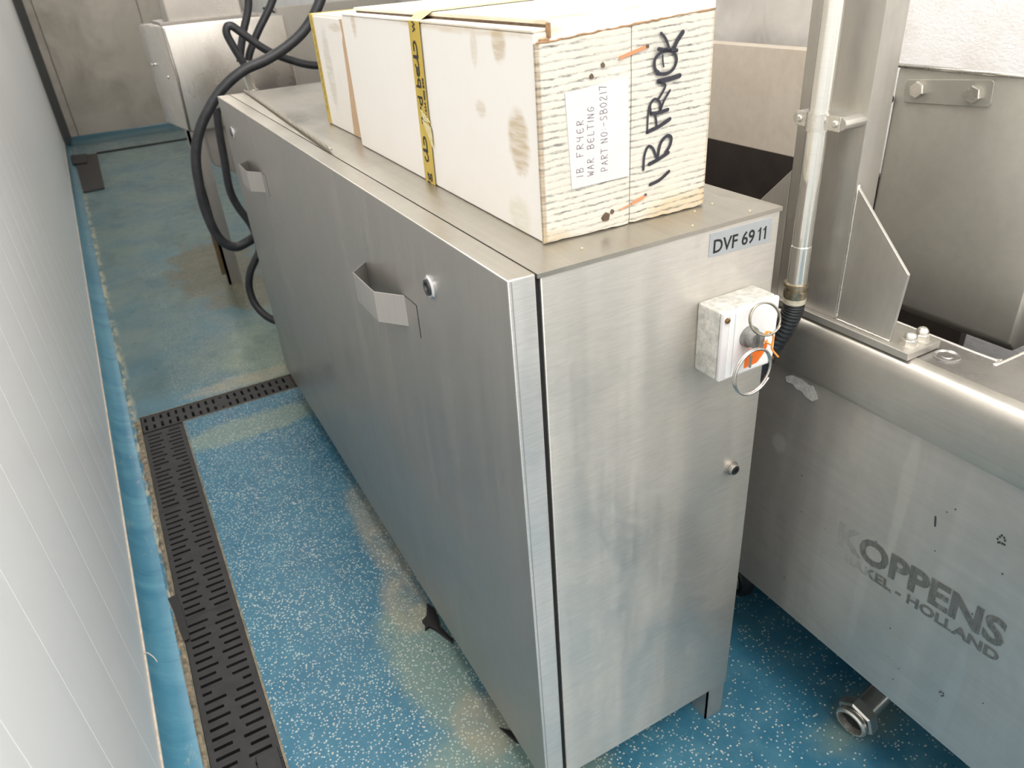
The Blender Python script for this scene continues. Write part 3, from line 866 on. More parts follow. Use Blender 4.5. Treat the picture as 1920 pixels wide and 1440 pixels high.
# isolator switch box on the end face
g = B(); box(g, 0.2690, 0.3635, -0.040, 0.0005, 0.805, 0.902, 0.0035, 3)
iso = obj('isolator_housing', g, MAT['dirty_pl'], cab, smooth=True, label='grimy grey isolator switch housing')
g = B(); box(g, 0.2690, 0.3635, -0.0475, -0.0402, 0.805, 0.902, 0.0030, 3)
obj('isolator_rim', g, MAT['paper'], iso, smooth=True)
g = B(); box(g, 0.2785, 0.3600, -0.0490, -0.0470, 0.809, 0.900, 0.0006, 1)
obj('isolator_cover', g, MAT['white_pl'], iso, smooth=True)
g = B(); box(g, 0.2868, 0.2872, -0.0493, -0.0488, 0.812, 0.898)
obj('cover_crease', g, MAT['silver'], iso)
g = B()
for sx_, sz_ in ((0.2745, 0.8925), (0.3585, 0.8135)):
    g = B()
    lathe(g, (sx_, -0.0475, sz_), (0, -1, 0), [(0, 0.0035), (0.0025, 0.0035), (0.0035, 0.0022), (0.0035, 0)], 12)
    obj('isolator_screw', g, MAT['brass'], iso, smooth=True)
KX, KZ = 0.3115, 0.8610
g = B(); lathe(g, (KX, -0.0485, KZ), (0, -1, 0), [(0, 0.0145), (0.006, 0.0140), (0.007, 0.0115), (0.018, 0.0112), (0.018, 0.0)], 26)
obj('rotary_knob', g, MAT['knob'], iso, smooth=True)
g = B(); box(g, KX - 0.003, KX + 0.003, -0.074, -0.064, KZ - 0.011, KZ + 0.011, 0.002)
obj('knob_bar', g, MAT['knob'], iso, smooth=True)


def ringpts(c, u, v, r, n=40, dz=0.0, turns=1):
    c, u, v = Vector(c), Vector(u).normalized(), Vector(v).normalized()
    nn = u.cross(v)
    return [c + (u * math.cos(2 * math.pi * k / n) + v * math.sin(2 * math.pi * k / n)) * r + nn * dz * (k / n) for k in range(int(n * turns) + 1)]


# padlock rings and tag
g = B()
tube(g, ringpts((0.2865, -0.083, 0.8335), (1, -0.06, 0.10), (0.05, 0.10, 1), 0.0285, 44, 0.0030, 1.93), 0.0016, 8)
tag(obj('split_ring', g, MAT['ring'], smooth='all', loc=(0.300, -0.08, 0.831)), 'large bright split ring hanging under the isolator knob', 'ring')
g = B()
tube(g, ringpts((0.3115, -0.072, 0.8930), (1, -0.25, 0.12), (0.02, 0.45, 0.9), 0.0200, 40, 0.0026, 1.9), 0.0012, 8)
tag(obj('split_ring', g, MAT['oldring'], smooth='all', loc=(0.3165, -0.07, 0.8935)), 'smaller tarnished ring standing up above the isolator knob', 'ring')
tg = thing('orange_tag', 'bright orange plastic tag tied to the isolator knob', 'tag', (0.312, -0.072, 0.855))
g = B()
prism(g, [(0.2970, 0.8560), (0.3130, 0.8480), (0.3245, 0.8600), (0.3250, 0.8500), (0.3200, 0.8420), (0.3100, 0.8320), (0.2885, 0.8300), (0.2885, 0.8440)], 1, -0.0695, -0.0687)
obj('tag_plate', g, MAT['orange'], tg)
g = B()
tube(g, smooth_path([(0.314, -0.074, 0.876), (0.3185, -0.078, 0.8755), (0.3225, -0.080, 0.868), (0.3215, -0.080, 0.857), (0.3235, -0.080, 0.850), (0.3330, -0.082, 0.838)], 6), 0.0013, 8)
tube(g, smooth_path([(0.3160, -0.076, 0.8745), (0.3120, -0.073, 0.872), (0.3170, -0.070, 0.862), (0.3215, -0.078, 0.857)], 6), 0.0012, 8)
obj('tie', g, MAT['orange2'], tg, smooth='all')
g = B(); box(g, 0.2890, 0.2925, -0.0775, -0.0755, 0.834, 0.852, 0.0006, xf=None)
obj('metal_pin', g, MAT['knob'], tg)

# ------------------------------------------------------------------ bar lying on top of the cabinet
g = B()
for k in range(3):
    ph = k * 2.094
    pts = []
    for i in range(90):
        s = i / 89
        a = ph + s * 40
        pts.append((0.0795 - 0.0415 * s + 0.0016 * math.cos(a), 1.79 - 1.02 * s, 1.0065 + 0.0016 * math.sin(a)))
    tube(g, pts, 0.0021, 6)
tag(obj('twisted_bar', g, steel('dull_twisted_bar', (0.42, 0.37, 0.30), 0.35), smooth='all', loc=(0.06, 1.3, 1.0065)), 'thin twisted metal bar lying along the far top of the cabinet', 'bar')

# ------------------------------------------------------------------ cartons (local coordinates, corner at the near left bottom edge)
ca = thing('white_carton', 'large scuffed white carton with 1B FRYER in marker on its end', 'carton', (0.0865, 0.066, 1.0022), rz=-0.0205)
CW, CL, CH = 0.238, 0.711, 0.229
g = B()
box(g, 0.0015, CW - 0.001, 0.004, CL, 0.0, CH - 0.003, 0.003, 2)
for f in g.faces: pass
obj('carton_sides', g, MAT['carton_side'], ca, local=True, smooth=True)
# end flaps with a seam between them
SEAM = 0.1215
for x0, x1, nm in ((0.0, SEAM - 0.0006, 0), (SEAM + 0.0006, CW, 1)):
    g = B()
    t = bmesh.new()
    nx, nz = 14, 26
    zt0 = CH - 0.012
    vs = {}
    for i in range(nx + 1):
        for j in range(nz + 1):
            u = x0 + (x1 - x0) * i / nx; v = 0.001 + (zt0 - 0.001) * j / nz
            yy = -0.0008 + 0.0006 * math.sin(u * 60 + v * 25) 
            if i in (0, nx): yy += 0.0012
            if j == 0: yy += 0.0012
            zz = v + (0.012 * (u / CW) if j == nz else 0) + (random.uniform(-0.0008, 0.0008) if j in (0, nz) else 0)
            # dent under the upper staple
            yy += 0.003 * math.exp(-((u - 0.10) / 0.018) ** 2 - ((v - 0.186) / 0.006) ** 2)
            yy += 0.003 * math.exp(-((u - 0.155) / 0.014) ** 2 - ((v - 0.192) / 0.008) ** 2)
            yy += 0.003 * math.exp(-((u - 0.150) / 0.014) ** 2 - ((v - 0.022) / 0.008) ** 2)
            vs[i, j] = t.verts.new((u, yy, zz))
    fs = []
    for i in range(nx):
        for j in range(nz):
            fs.append(t.faces.new((vs[i, j], vs[i + 1, j], vs[i + 1, j + 1], vs[i, j + 1])))
    ex = bmesh.ops.extrude_face_region(t, geom=fs)
    bmesh.ops.translate(t, verts=[v for v in ex['geom'] if isinstance(v, bmesh.types.BMVert)], vec=(0, 0.0042, 0))
    merge(g, t)
    obj('end_flap', g, MAT['carton_end'], ca, local=True, smooth=True)
# top edge board above the flaps, brown raw edge, lid sheets
g = B(); prism(g, [(0.004, CH - 0.013), (CW, CH - 0.001), (CW, CH + 0.0115), (0.019, CH + 0.0065), (0.018, CH - 0.010)], 1, 0.0, 0.0045, 0.0006, seg=1)
obj('lid_edge', g, MAT['carton_side'], ca, local=True)
g = B()
pts = []
for i in range(41):
    s = i / 40
    pts.append((0.001 + (CW - 0.002) * s, -0.0006, CH - 0.0125 + 0.0125 * s + random.uniform(-0.0006, 0.0006)))
tube(g, pts, 0.0012, 6, rf=lambda s: 0.7 + 0.5 * random.random())
obj('torn_edge', g, MAT['kraft'], ca, local=True, label='torn brown edge of the cardboard')
g = B()
box(g, 0.018, CW + 0.001, 0.002, CL - 0.03, CH + 0.0035, CH + 0.0085, 0.0012, 2)
obj('lid', g, MAT['carton_top'], ca, local=True)
g = B()
prism(g, [(0.0190, 0.010), (0.03, 0.010), (0.03, CL - 0.04), (0.0190, CL - 0.04)], 2, CH - 0.001, CH + 0.0034)
obj('lid_gap_shade', g, MAT['kraft_dark'], ca, local=True, label='dark gap under the lid')  # dark block paints in the shade of the gap below the lid
g = B(); prism(g, [(0.0005, 0.006), (0.020, 0.006), (0.020, CL - 0.006), (0.0005, CL - 0.006)], 2, CH - 0.003, CH + 0.0005, 0.0012)
obj('side_fold', g, MAT['carton_side'], ca, local=True)
# corner crush where lid meets the near left corner
g = B()
box(g, 0.006, 0.0175, -0.0012, 0.003, CH - 0.0125, CH - 0.0085, 0.001)
box(g, 0.0165, 0.0195, -0.0012, 0.006, CH - 0.009, CH + 0.006, 0.001)
obj('crushed_corner', g, MAT['kraft'], ca, local=True)
# staples/slots
g = B()
sl = [(0.104, 0.1895, 0.140, 0.1970, 0.0035)]
for x0, z0, x1, z1, h_ in sl:
    prism(g, [(x0, z0), (x1, z1), (x1 - 0.001, z1 + h_), (x0 - 0.001 + 0.002, z0 + h_)], 1, -0.0022, -0.0004)
obj('slot_tab', g, MAT['terracotta'], ca, local=True)
g = B()
prism(g, [(0.1225, 0.0235), (0.1425, 0.0285), (0.1415, 0.0315), (0.1220, 0.0262)], 1, -0.0022, -0.0004)
obj('slot_tab', g, MAT['terracotta'], ca, local=True)
g = B()
prism(g, [(0.1050, 0.0205), (0.1205, 0.0235), (0.1200, 0.0245), (0.1050, 0.0212)], 1, -0.0022, -0.0004)
obj('slot_tab', g, MAT['terracotta'], ca, local=True, label='orange-brown cardboard showing through the slots')
g = B()
for cx, cz, r_ in ((0.083, 0.1865, 0.0028), (0.068, 0.1775, 0.0030), (0.0855, 0.0165, 0.0058), (0.094, 0.021, 0.003), (0.142, 0.199, 0.0022), (0.144, 0.032, 0.0018)):
    prism(g, [(cx + r_ * (0.6 + 0.7 * random.random()) * math.cos(a), cz + r_ * (0.6 + 0.6 * random.random()) * math.sin(a)) for a in [k * math.pi / 4 for k in range(8)]], 1, -0.0021, -0.0004)
obj('punctures', g, MAT['kraft_dark'], ca, local=True, label='small dark holes torn in the cardboard')['kind'] = 'stuff'
# note
g = B()
nq = [(0.0385, 0.0590), (0.1185, 0.0600), (0.1160, 0.1710), (0.0330, 0.1645)]
prism(g, nq, 1, -0.0024, -0.0010)
note = obj('taped_note', g, MAT['paper'], ca, local=True, label='thin paper note with small handwriting')
g = B()
hand(g, '1B  FRYER', (0.0535, -0.0027, 0.0705), (0.03, 0, 1), (-1, 0, 0.03), 0.0085, 0.0062, 0.0024, 0.00065)
hand(g, 'WAR  BELTING', (0.0680, -0.0027, 0.0700), (0.02, 0, 1), (-1, 0, 0.02), 0.0085, 0.0055, 0.0018, 0.00065)
hand(g, 'PART NO:-SB0217', (0.0880, -0.0027, 0.0720), (-0.02, 0, 1), (-1, 0, -0.02), 0.0090, 0.0056, 0.0014, 0.00065)
obj('note_writing', g, MAT['pen'], note, local=True)
# marker lettering 1 B FRYER, reading upwards; (distance up from the box bottom, distance to the left) strokes
g = B()
NV = Vector((0, -1, 0))


def mk(pts, th, x0=0.178, z0=0.0, lift=0.0):
    pp = [Vector((p[0], -0.0026 - lift, p[1])) for p in pts]
    if len(pp) > 2: pp = smooth_path(pp, 5)
    ribbon(g, pp, NV, th * 1.3)


# from the photograph: x right, z up on the end face
def ph(px, pz): return (px - 0.0865, pz - 1.0022)


mk([ph(0.236, 1.046), ph(0.250, 1.049), ph(0.264, 1.057)], 0.0032)                                    # 1
mk([ph(0.234, 1.071), ph(0.2485, 1.075), ph(0.262, 1.080)], 0.0036)                                   # B stem
mk([ph(0.2255, 1.066), ph(0.2265, 1.082), ph(0.2315, 1.092), ph(0.2385, 1.089), ph(0.2435, 1.079), ph(0.2460, 1.076)], 0.0026)
mk([ph(0.2460, 1.077), ph(0.2500, 1.093), ph(0.2590, 1.100), ph(0.2655, 1.097), ph(0.2640, 1.088), ph(0.2580, 1.081)], 0.0032)
mk([ph(0.2300, 1.109), ph(0.2470, 1.113), ph(0.2625, 1.119)], 0.0036)                                 # F stem
mk([ph(0.2300, 1.109), ph(0.2305, 1.126), ph(0.2320, 1.138)], 0.0019)
mk([ph(0.2435, 1.112), ph(0.2425, 1.120), ph(0.2405, 1.128)], 0.0022)
mk([ph(0.2590, 1.130), ph(0.2450, 1.1285), ph(0.2350, 1.1290)], 0.0034)                               # R
mk([ph(0.2345, 1.129), ph(0.2335, 1.139), ph(0.2400, 1.1445), ph(0.2475, 1.139), ph(0.2480, 1.131), ph(0.2530, 1.141), ph(0.2610, 1.151)], 0.0024)
mk([ph(0.2440, 1.143), ph(0.2510, 1.151), ph(0.2540, 1.158), ph(0.2450, 1.162)], 0.0024)              # Y arm
mk([ph(0.2440, 1.163), ph(0.2580, 1.1635), ph(0.2745, 1.1655)], 0.0042)                               # Y stem
mk([ph(0.2420, 1.1715), ph(0.2550, 1.1700), ph(0.2650, 1.1740), ph(0.2690, 1.184), ph(0.2620, 1.193), ph(0.2480, 1.1935), ph(0.2385, 1.187), ph(0.2390, 1.177), ph(0.2440, 1.1725)], 0.0030)   # E bowl
mk([ph(0.2510, 1.178), ph(0.2495, 1.184), ph(0.2490, 1.190)], 0.0018)
mk([ph(0.2690, 1.193), ph(0.2560, 1.1945), ph(0.2430, 1.197)], 0.0034)                                # R
mk([ph(0.2640, 1.1945), ph(0.2690, 1.203), ph(0.2765, 1.211)], 0.0042)
mk([ph(0.2580, 1.1960), ph(0.2530, 1.206), ph(0.2460, 1.213)], 0.0026)
obj('marker_lettering', g, MAT['marker'], ca, local=True, label='1 B FRYER handwritten upwards in dark marker')
# yellow parcel tape around the carton
TY0, TY1 = 0.322, 0.368
tp = B()


def tape_quad(pts, mi=0):
    tp.faces.new([tp.verts.new(p) for p in pts]).material_index = mi


xs = -0.0006
ly = lambda z: 0.012 * (1 - z / CH)        # slight lean of the strip
zc = [0.0, 0.05, 0.099, 0.112, 0.13, 0.18, CH - 0.001]
for a, b_ in zip(zc, zc[1:]):
    tape_quad([(xs, TY0 + ly(a), a), (xs, TY1 + ly(a) - 0.004, a), (xs, TY1 + ly(b_) - 0.004, b_), (xs, TY0 + ly(b_), b_)])
tape_quad([(xs, TY0, CH - 0.001), (xs, TY1 - 0.004, CH - 0.001), (0.018, TY1, CH + 0.0095), (0.018, TY0 - 0.004, CH + 0.0095)])
tape_quad([(0.018, TY0 - 0.004, CH + 0.0095), (0.018, TY1, CH + 0.0095), (CW, TY1 + 0.02, CH + 0.0095), (CW, TY0 + 0.02, CH + 0.0095)], 1)
tape = obj('yellow_tape', tp, [MAT['tape'], MAT['tape_pale']], ca, local=True, label='yellow parcel tape strip with black print')
g = B()
t = bmesh.new()
for tri in ([(TY0 + 0.046, 0.078), (TY0 + 0.014, 0.1155), (TY0 + 0.0455, 0.108), (TY0 + 0.0475, 0.098)], [(TY0 + 0.006, 0.118), (TY0 + 0.022, 0.122), (TY0 + 0.030, 0.135), (TY0 + 0.012, 0.150), (TY0 + 0.008, 0.142)][:0] or [(TY0 + 0.0475, 0.115), (TY0 + 0.030, 0.124), (TY0 + 0.012, 0.130), (TY0 + 0.022, 0.114)]):
    prism(g, [(0.332 + 0.0075 + (TY0 + 0.046 - u) * 0 + (-(u - TY0 - 0.023)) + 0.008, v - 0.020) for u, v in tri], 0, -0.0016, -0.0008)
obj('tape_twist', g, MAT['tape_pale'], ca, local=True, label='twisted pale fold in the tape')
# printing on the tape: reads upwards, so right = +z, up = +y side
def tape_text(txt, z, y, size, bold=0.0, sx=1.0):
    cu = bpy.data.curves.new('tmp_text', 'FONT'); cu.body = txt; cu.size = size; cu.offset = bold; cu.extrude = 0.00004; cu.resolution_u = 3
    to = bpy.data.objects.new('tmp_text', cu); COL.objects.link(to)
    dg = bpy.context.evaluated_depsgraph_get(); dg.update()
    me_ = bpy.data.meshes.new_from_object(to.evaluated_get(dg)); bpy.data.objects.remove(to); bpy.data.curves.remove(cu)
    for v in me_.vertices:
        u_, v_ = v.co.x * sx, v.co.y
        v.co = (-0.0012 - v.co.z, y + v_ + ly(z + u_), z + u_)
    g.from_mesh(me_); bpy.data.meshes.remove(me_)


def logo(z, y):
    def st(pts, th):
        pp = smooth_path([Vector((-0.0013, y + b2 + ly(z + a2 * 0.8), z + a2 * 0.8)) for a2, b2 in pts], 5)
        ribbon(g, pp, Vector((-1, 0, 0)), th)
    st([(0.016, 0.008), (0.010, 0.004), (0.003, 0.004), (0.0, 0.009), (0.002, 0.014), (0.006, 0.0165)], 0.0030)
    st([(0.0195, 0.019), (0.0190, 0.011), (0.0195, 0.004)], 0.0048)
    st([(0.0195, 0.005), (0.030, 0.004), (0.040, 0.006), (0.044, 0.011), (0.040, 0.0155), (0.030, 0.0150)], 0.0034)


g = B()
tape_text('g', 0.004, TY0 + 0.016, 0.026, 0.0002, 1.15)
ribbon(g, [Vector((-0.0013, TY0 + 0.020 + ly(0.001), 0.0015)), Vector((-0.0013, TY0 + 0.030 + ly(0.001), 0.0018))], Vector((-1, 0, 0)), 0.0022)
logo(0.034, TY0 + 0.015)
tape_text('ard be', 0.088, TY0 + 0.017, 0.0265, 0.0003, 1.18)
logo(0.166, TY0 + 0.014)
tape_text('w', 0.2135, TY0 + 0.017, 0.0225, 0.0002, 0.9)
tape_text('01234 400 838', 0.098, TY0 + 0.0045, 0.0092, 0.0002, 1.02)
obj('tape_print', g, MAT['ink'], tape, local=True, label='black lettering and logo')

# second carton behind
cb2 = thing('white_carton', 'smaller white carton behind the large one, with brown tape at its edge', 'carton', (0.120, 0.790, 1.0022), rz=-0.012)
g = B(); box(g, 0, 0.205, 0.0, 0.276, 0, 0.219, 0.004, 2)
obj('carton_sides', g, MAT['carton2'], cb2, local=True, smooth=True)
g = B(); box(g, 0.002, 0.203, 0.002, 0.274, 0.2175, 0.2205, 0.001)
obj('lid', g, MAT['carton_top'], cb2, local=True)
g = B()
t = bmesh.new()
zs = [0.003, 0.05, 0.1, 0.15, 0.175, 0.19, 0.2165]; we = [0.088, 0.080, 0.070, 0.064, 0.062, 0.054, 0.060]
va = [t.verts.new((-0.0005, 0.0, z)) for z in zs]; vb = [t.verts.new((-0.0005, w_, z)) for z, w_ in zip(zs, we)]
for i in range(len(zs) - 1): t.faces.new((va[i], va[i + 1], vb[i + 1], vb[i]))
merge(g, t)
obj('brown_tape', g, MAT['brown_tape'], cb2, local=True, label='strip of brown parcel tape')
g = B()
box(g, -0.0006, 0.002, 0.250, 0.2768, 0.002, 0.2195); box(g, -0.0006, 0.205, 0.262, 0.2768, 0.2195, 0.2212); box(g, -0.0006, 0.2, 0.2755, 0.2772, 0.002, 0.2195)
t2 = obj('yellow_tape', g, MAT['tape'], cb2, local=True, label='yellow tape along the far edge')
g = B()
for k in range(12):
    z = 0.03 + k * 0.0155
    hand(g, random.choice('BERASG'), (-0.0009, 0.256, z), (0, 0, 1), (0, 1, 0), 0.012, 0.008, 0, 0.0016) if False else ribbon(g, [Vector((-0.0010, 0.258 + random.uniform(0, 0.004), z)), Vector((-0.0010, 0.262 + random.uniform(0, 0.008), z + 0.004)), Vector((-0.0010, 0.259, z + 0.009))], Vector((-1, 0, 0)), 0.0018)
obj('tape_print', g, MAT['ink'], t2, local=True)

# ------------------------------------------------------------------ fryer tank on the right
fr = thing('fryer_tank', 'long stainless steel fryer tank with worn grey lettering on its side', 'machine', (0.8, 0.3, 0.0))
Y0, Y1 = -1.3, 2.4
g = B(); box(g, 0.5, 0.504, Y0, Y1, 0.235, 0.765)
side = obj('side_panel', g, MAT['tank'], fr)
g = B()
pr = [(0.4955, 0.712), (0.4935, 0.720), (0.4935, 0.780)]
for k in range(7):
    a = math.pi - k * (math.pi / 2) / 6
    pr.append((0.5135 + 0.020 * math.cos(a), 0.785 + 0.020 * math.sin(a)))
pr += [(0.520, 0.805), (0.520, 0.800), (0.508, 0.796), (0.499, 0.780), (0.499, 0.712)]
prism(g, pr, 1, Y0, Y1)
obj('rolled_rim', g, MAT['hem'], fr, smooth=True)
g = B()
box(g, 0.518, 0.590, Y0, Y1, 0.800, 0.8045); box(g, 0.590, 1.15, Y0, -0.216, 0.800, 0.8045)
obj('deck', g, MAT['deck'], fr)
g = B()
tube(g, smooth_path([(0.592, 0.8, 0.803), (0.592, 0.0, 0.803), (0.592, -0.190, 0.803), (0.600, -0.208, 0.803), (0.618, -0.214, 0.803), (1.1, -0.214, 0.803)], 6), 0.0032, 8)
obj('opening_lip', g, MAT['bolt'], fr, smooth='all')
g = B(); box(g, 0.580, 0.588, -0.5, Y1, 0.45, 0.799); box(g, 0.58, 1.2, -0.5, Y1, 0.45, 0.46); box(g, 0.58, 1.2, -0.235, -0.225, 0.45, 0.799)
obj('tank_interior', g, MAT['darkbrown'], fr, label='dark inside of the tank')
g = B(); box(g, 1.10, 1.104, 0.50, 2.6, 0.835, 1.068, 0.001); box(g, 1.10, 1.14, 0.50, 2.6, 1.066, 1.070, 0.001)
obj('back_panel', g, MAT['greasy'], fr, label='beige greasy splash panel')
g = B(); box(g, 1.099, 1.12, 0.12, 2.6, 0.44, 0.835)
obj('lower_back_panel', g, MAT['darkbrown'], fr, label='dark panel under the splash panel')
g = B(); lathe(g, (0.553, -0.166, 0.8045), (0, 0, 1), [(0, 0.0165), (0.002, 0.0165), (0.0025, 0.0155), (0.0005, 0.013), (0.0005, 0.0075), (0.0018, 0.0065), (0.0018, 0)], 28)
obj('deck_plug', g, MAT['deck'], fr, smooth=True)
# scars on the side panel
g = B()
def blob(cy, cz, pts, x=0.4995, th=0.001):
    prism(g, [(cy + a, cz + b_) for a, b_ in pts], 0, x - th, x + 0.0003)
blob(0.0, 0.692, [(0.042, 0.004), (0.030, 0.012), (0.012, 0.014), (-0.002, 0.010), (-0.010, 0.012), (-0.018, 0.002), (-0.022, -0.006), (-0.014, -0.014), (0.0, -0.012), (0.008, -0.006), (0.018, -0.008), (0.026, -0.002), (0.038, -0.004)])
obj('glue_residue', g, plain('pale_grey_residue', (0.47, 0.46, 0.43), 0.8, 0.1, 0.3, 150, 0.4), side, label='pale patch of old glue')
g = B()
for k in range(9):
    a = k * 0.7
    a += random.uniform(-.3, .3); q_ = random.uniform(.7, 1.2)
    blob(-0.318 + 0.0045 * q_ * math.cos(a), 0.628 + 0.006 * q_ * math.sin(a), [(0.0012, 0.001), (-0.0004, 0.0018), (-0.0014, -0.0005), (0.0003, -0.0016)], th=0.0004)
for k in range(5):
    a = k * 1.1
    blob(-0.31 + 0.003 * math.cos(a), 0.325 + 0.004 * math.sin(a), [(0.0012, 0.0006), (-0.0004, 0.0013), (-0.0012, -0.0005), (0.0003, -0.0012)], th=0.0004)
blob(-0.235, 0.598, [(0.002, 0.009), (0.0, 0.009), (-0.003, -0.007), (-0.001, -0.007)], th=0.0004)
for k in range(26):
    cy, cz = random.uniform(-0.45, 0.03), random.uniform(0.27, 0.70); r_ = random.uniform(0.0006, 0.0014)
    blob(cy, cz, [(r_, r_ * 0.6), (0, r_), (-r_, 0), (0, -r_)], th=0.0003)
obj('scratches', g, MAT['darkmetal'], side, label='small dark dents and scratches')['kind'] = 'stuff'
text_obj('maker_lettering', 'KOPPENS', (0.4992, -0.098, 0.4575), (0, -1, 0.055), (0, 0.0, 1), 0.0600, MAT['etch'], side, sx=1.03, bold=0.0022, label='worn bold grey lettering')
text_obj('place_lettering', 'BAKEL - HOLLAND', (0.4992, -0.118, 0.4325), (0, -1, 0.055), (0, 0, 1), 0.0235, MAT['etch'], side, sx=1.22, bold=0.0008, label='smaller worn line of lettering')
for ly_ in (-1.0, 1.2):
    g = B(); box(g, 0.56, 0.61, ly_, ly_ + 0.05, 0.0, 0.24, 0.002)
    obj('leg', g, MAT['farleg'], fr)
g = B(); box(g, 0.52, 1.15, Y0, Y1, 0.245, 0.26)
obj('underside', g, MAT['farleg'], fr)
# castor seen under the panel beside the cabinet
g = B(); lathe(g, (0.652, 0.215, 0.048), (-1, 0.15, 0), [(0, 0.0), (0, 0.040), (0.006, 0.048), (0.024, 0.048), (0.030, 0.040), (0.030, 0.026), (0.027, 0.024), (0.027, 0)], 28)
cst = obj('castor_wheel', g, MAT['black'], fr, smooth=True)
g = B(); lathe(g, (0.620, 0.220, 0.048), (-1, 0.15, 0), [(0, 0.030), (0.0035, 0.030), (0.0035, 0.024), (0, 0.024)], 24)
obj('wheel_rim', g, MAT['bolt'], cst, smooth=True)
g = B(); box(g, 0.60, 0.665, 0.19, 0.25, 0.095, 0.246, 0.003)
obj('castor_fork', g, MAT['farleg'], fr)

# drain pipe with union nut
dp = thing('drain_pipe', 'polished steel elbow pipe with a large hex union nut under the tank', 'pipe', (0.62, -0.14, 0.06))
g = B()
nb = Vector((0.578, -0.161, 0.047))
dn_ = Vector((-1.0, -0.10, -0.13)).normalized()
pth = smooth_path([nb + dn_ * 0.004, nb - dn_ * 0.012, nb - dn_ * 0.040, nb - dn_ * 0.075 + Vector((0, 0, 0.006)), (0.690, -0.145, 0.090), (0.702, -0.143, 0.130), (0.705, -0.142, 0.244)], 7)
tube(g, pth, 0.0215, 24)
obj('elbow', g, MAT['pipe'], dp, smooth='all')
g = B()
hexprism(g, nb - dn_ * 0.004, dn_, 0.0365, 0.022, rot=0.3, cham=0.15)
obj('union_nut', g, MAT['pipe'], dp)
g = B()
lathe(g, nb + dn_ * 0.0225, dn_, [(0, 0.0305), (0.006, 0.0300), (0.009, 0.0275), (0.009, 0.0240), (0.0, 0.0232), (-0.0045, 0.0230)], 34)
mth = obj('nut_mouth', g, MAT['bolt'], dp, smooth=True)
g = B(); cyl(g, nb + dn_ * 0.0176, nb + dn_ * 0.0190, 0.0229, n=30)
obj('bore_shade', g, MAT['gap'], mth)  # black disc stands in for the shade deep in the nut

# ------------------------------------------------------------------ support column bolted to the tank deck
sc_ = thing('support_column', 'square steel column with gusset plates bolted to the tank deck', 'column', (0.53, 0.03, 0.805))
g = B(); box(g, 0.510, 0.552, -0.021, 0.089, 0.816, 2.58, 0.0022, 3)
obj('post', g, MAT['post'], sc_, smooth=True)
g = B(); box(g, 0.5005, 0.566, -0.146, 0.235, 0.8055, 0.8165, 0.0012, 2)
obj('base_plate', g, MAT['post'], sc_, smooth=True)
for pts in ([(-0.0215, 1.008), (-0.1165, 0.914), (-0.1100, 0.8165), (-0.0215, 0.8165)], [(0.0895, 1.008), (0.181, 0.914), (0.176, 0.8165), (0.0895, 0.8165)]):
    g = B(); prism(g, pts, 0, 0.5105, 0.5150, 0.0006, seg=1)
    obj('gusset', g, MAT['post'], sc_)
g = B()
tube(g, [(0.5118, -0.0225 + random.uniform(-.0003, .0003), 0.818 + i * 0.012) for i in range(17)], 0.0022, 6)
tube(g, [(0.5100, -0.022 - 0.0055 * i, 0.8175 + random.uniform(-.0003, .0003)) for i in range(17)], 0.0018, 6)
obj('weld_bead', g, MAT['bolt'], sc_, smooth='all')
for bx_, by_ in ((0.5225, -0.1300), (0.5480, -0.1290)):
    g = B()
    hexprism(g, (bx_, by_, 0.8175), (0, 0, 1), 0.0098, 0.0085, rot=0.4, cham=0.1)
    dome = [(0.0075, 0.0080)] + [(0.0095 + 0.0085 * math.sin(a), 0.0082 * math.cos(a)) for a in [k * math.pi / 2 / 7 for k in range(8)]]
    lathe(g, (bx_, by_, 0.8175), (0, 0, 1), [(h_, r_ if r_ > 1e-4 else 0) for h_, r_ in dome], 20)
    lathe(g, (bx_, by_, 0.8162), (0, 0, 1), [(0, 0.0120), (0.0016, 0.0120), (0.0016, 0)], 24)
    obj('acorn_nut', g, MAT['bolt'], sc_, smooth=True)

# conduit clipped to the column
cd = thing('steel_conduit', 'polished vertical steel conduit clamped in front of the column', 'conduit', (0.472, 0.022, 0.9))
g = B(); cyl(g, (0.472, 0.022, 0.925), (0.472, 0.022, 2.58), 0.0132, n=32)
obj('conduit_pipe', g, MAT['pipe'], cd, smooth=True)
g = B(); lathe(g, (0.472, 0.022, 0.868), (0, 0, 1), [(0, 0.0), (0, 0.0140), (0.056, 0.0142), (0.057, 0.0135), (0.057, 0)], 32)
obj('sleeve', g, MAT['pipe'], cd, smooth=True)
g = B()
lathe(g, (0.472, 0.022, 0.846), (0, 0, 1), [(0, 0), (0, 0.0155), (0.003, 0.0165), (0.014, 0.0165), (0.0145, 0.0150), (0.018, 0.0150), (0.0185, 0.0175), (0.0235, 0.0175), (0.024, 0.014)], 26)
obj('gland', g, MAT['gasket'], cd, smooth=True, label='worn brass cable gland')
g = B(); lathe(g, (0.472, 0.022, 0.838), (0, 0, 1), [(0, 0), (0, 0.0150), (0.001, 0.0158), (0.0085, 0.0160), (0.0085, 0)], 26)
obj('gland_ring', g, MAT['ivory'], cd, smooth=True)
g = B()
fp = smooth_path([(0.472, 0.022, 0.842), (0.472, 0.023, 0.825), (0.468, 0.030, 0.795), (0.460, 0.045, 0.755), (0.450, 0.065, 0.700), (0.434, 0.085, 0.640), (0.420, 0.095, 0.60), (0.417, 0.098, 0.56)], 22)
tube(g, fp, 0.0148, 18, rf=lambda s: 1.0 + 0.055 * math.sin(s * 230))
obj('flexible_hose', g, MAT['black'], cd, smooth='all', label='black ribbed flexible hose')
g = B()
lathe(g, (0.4585, 0.022, 1.088), (-0.001, 0, 1), [(-0.013, 0.0), (-0.013, 0.001)], 8) if False else None
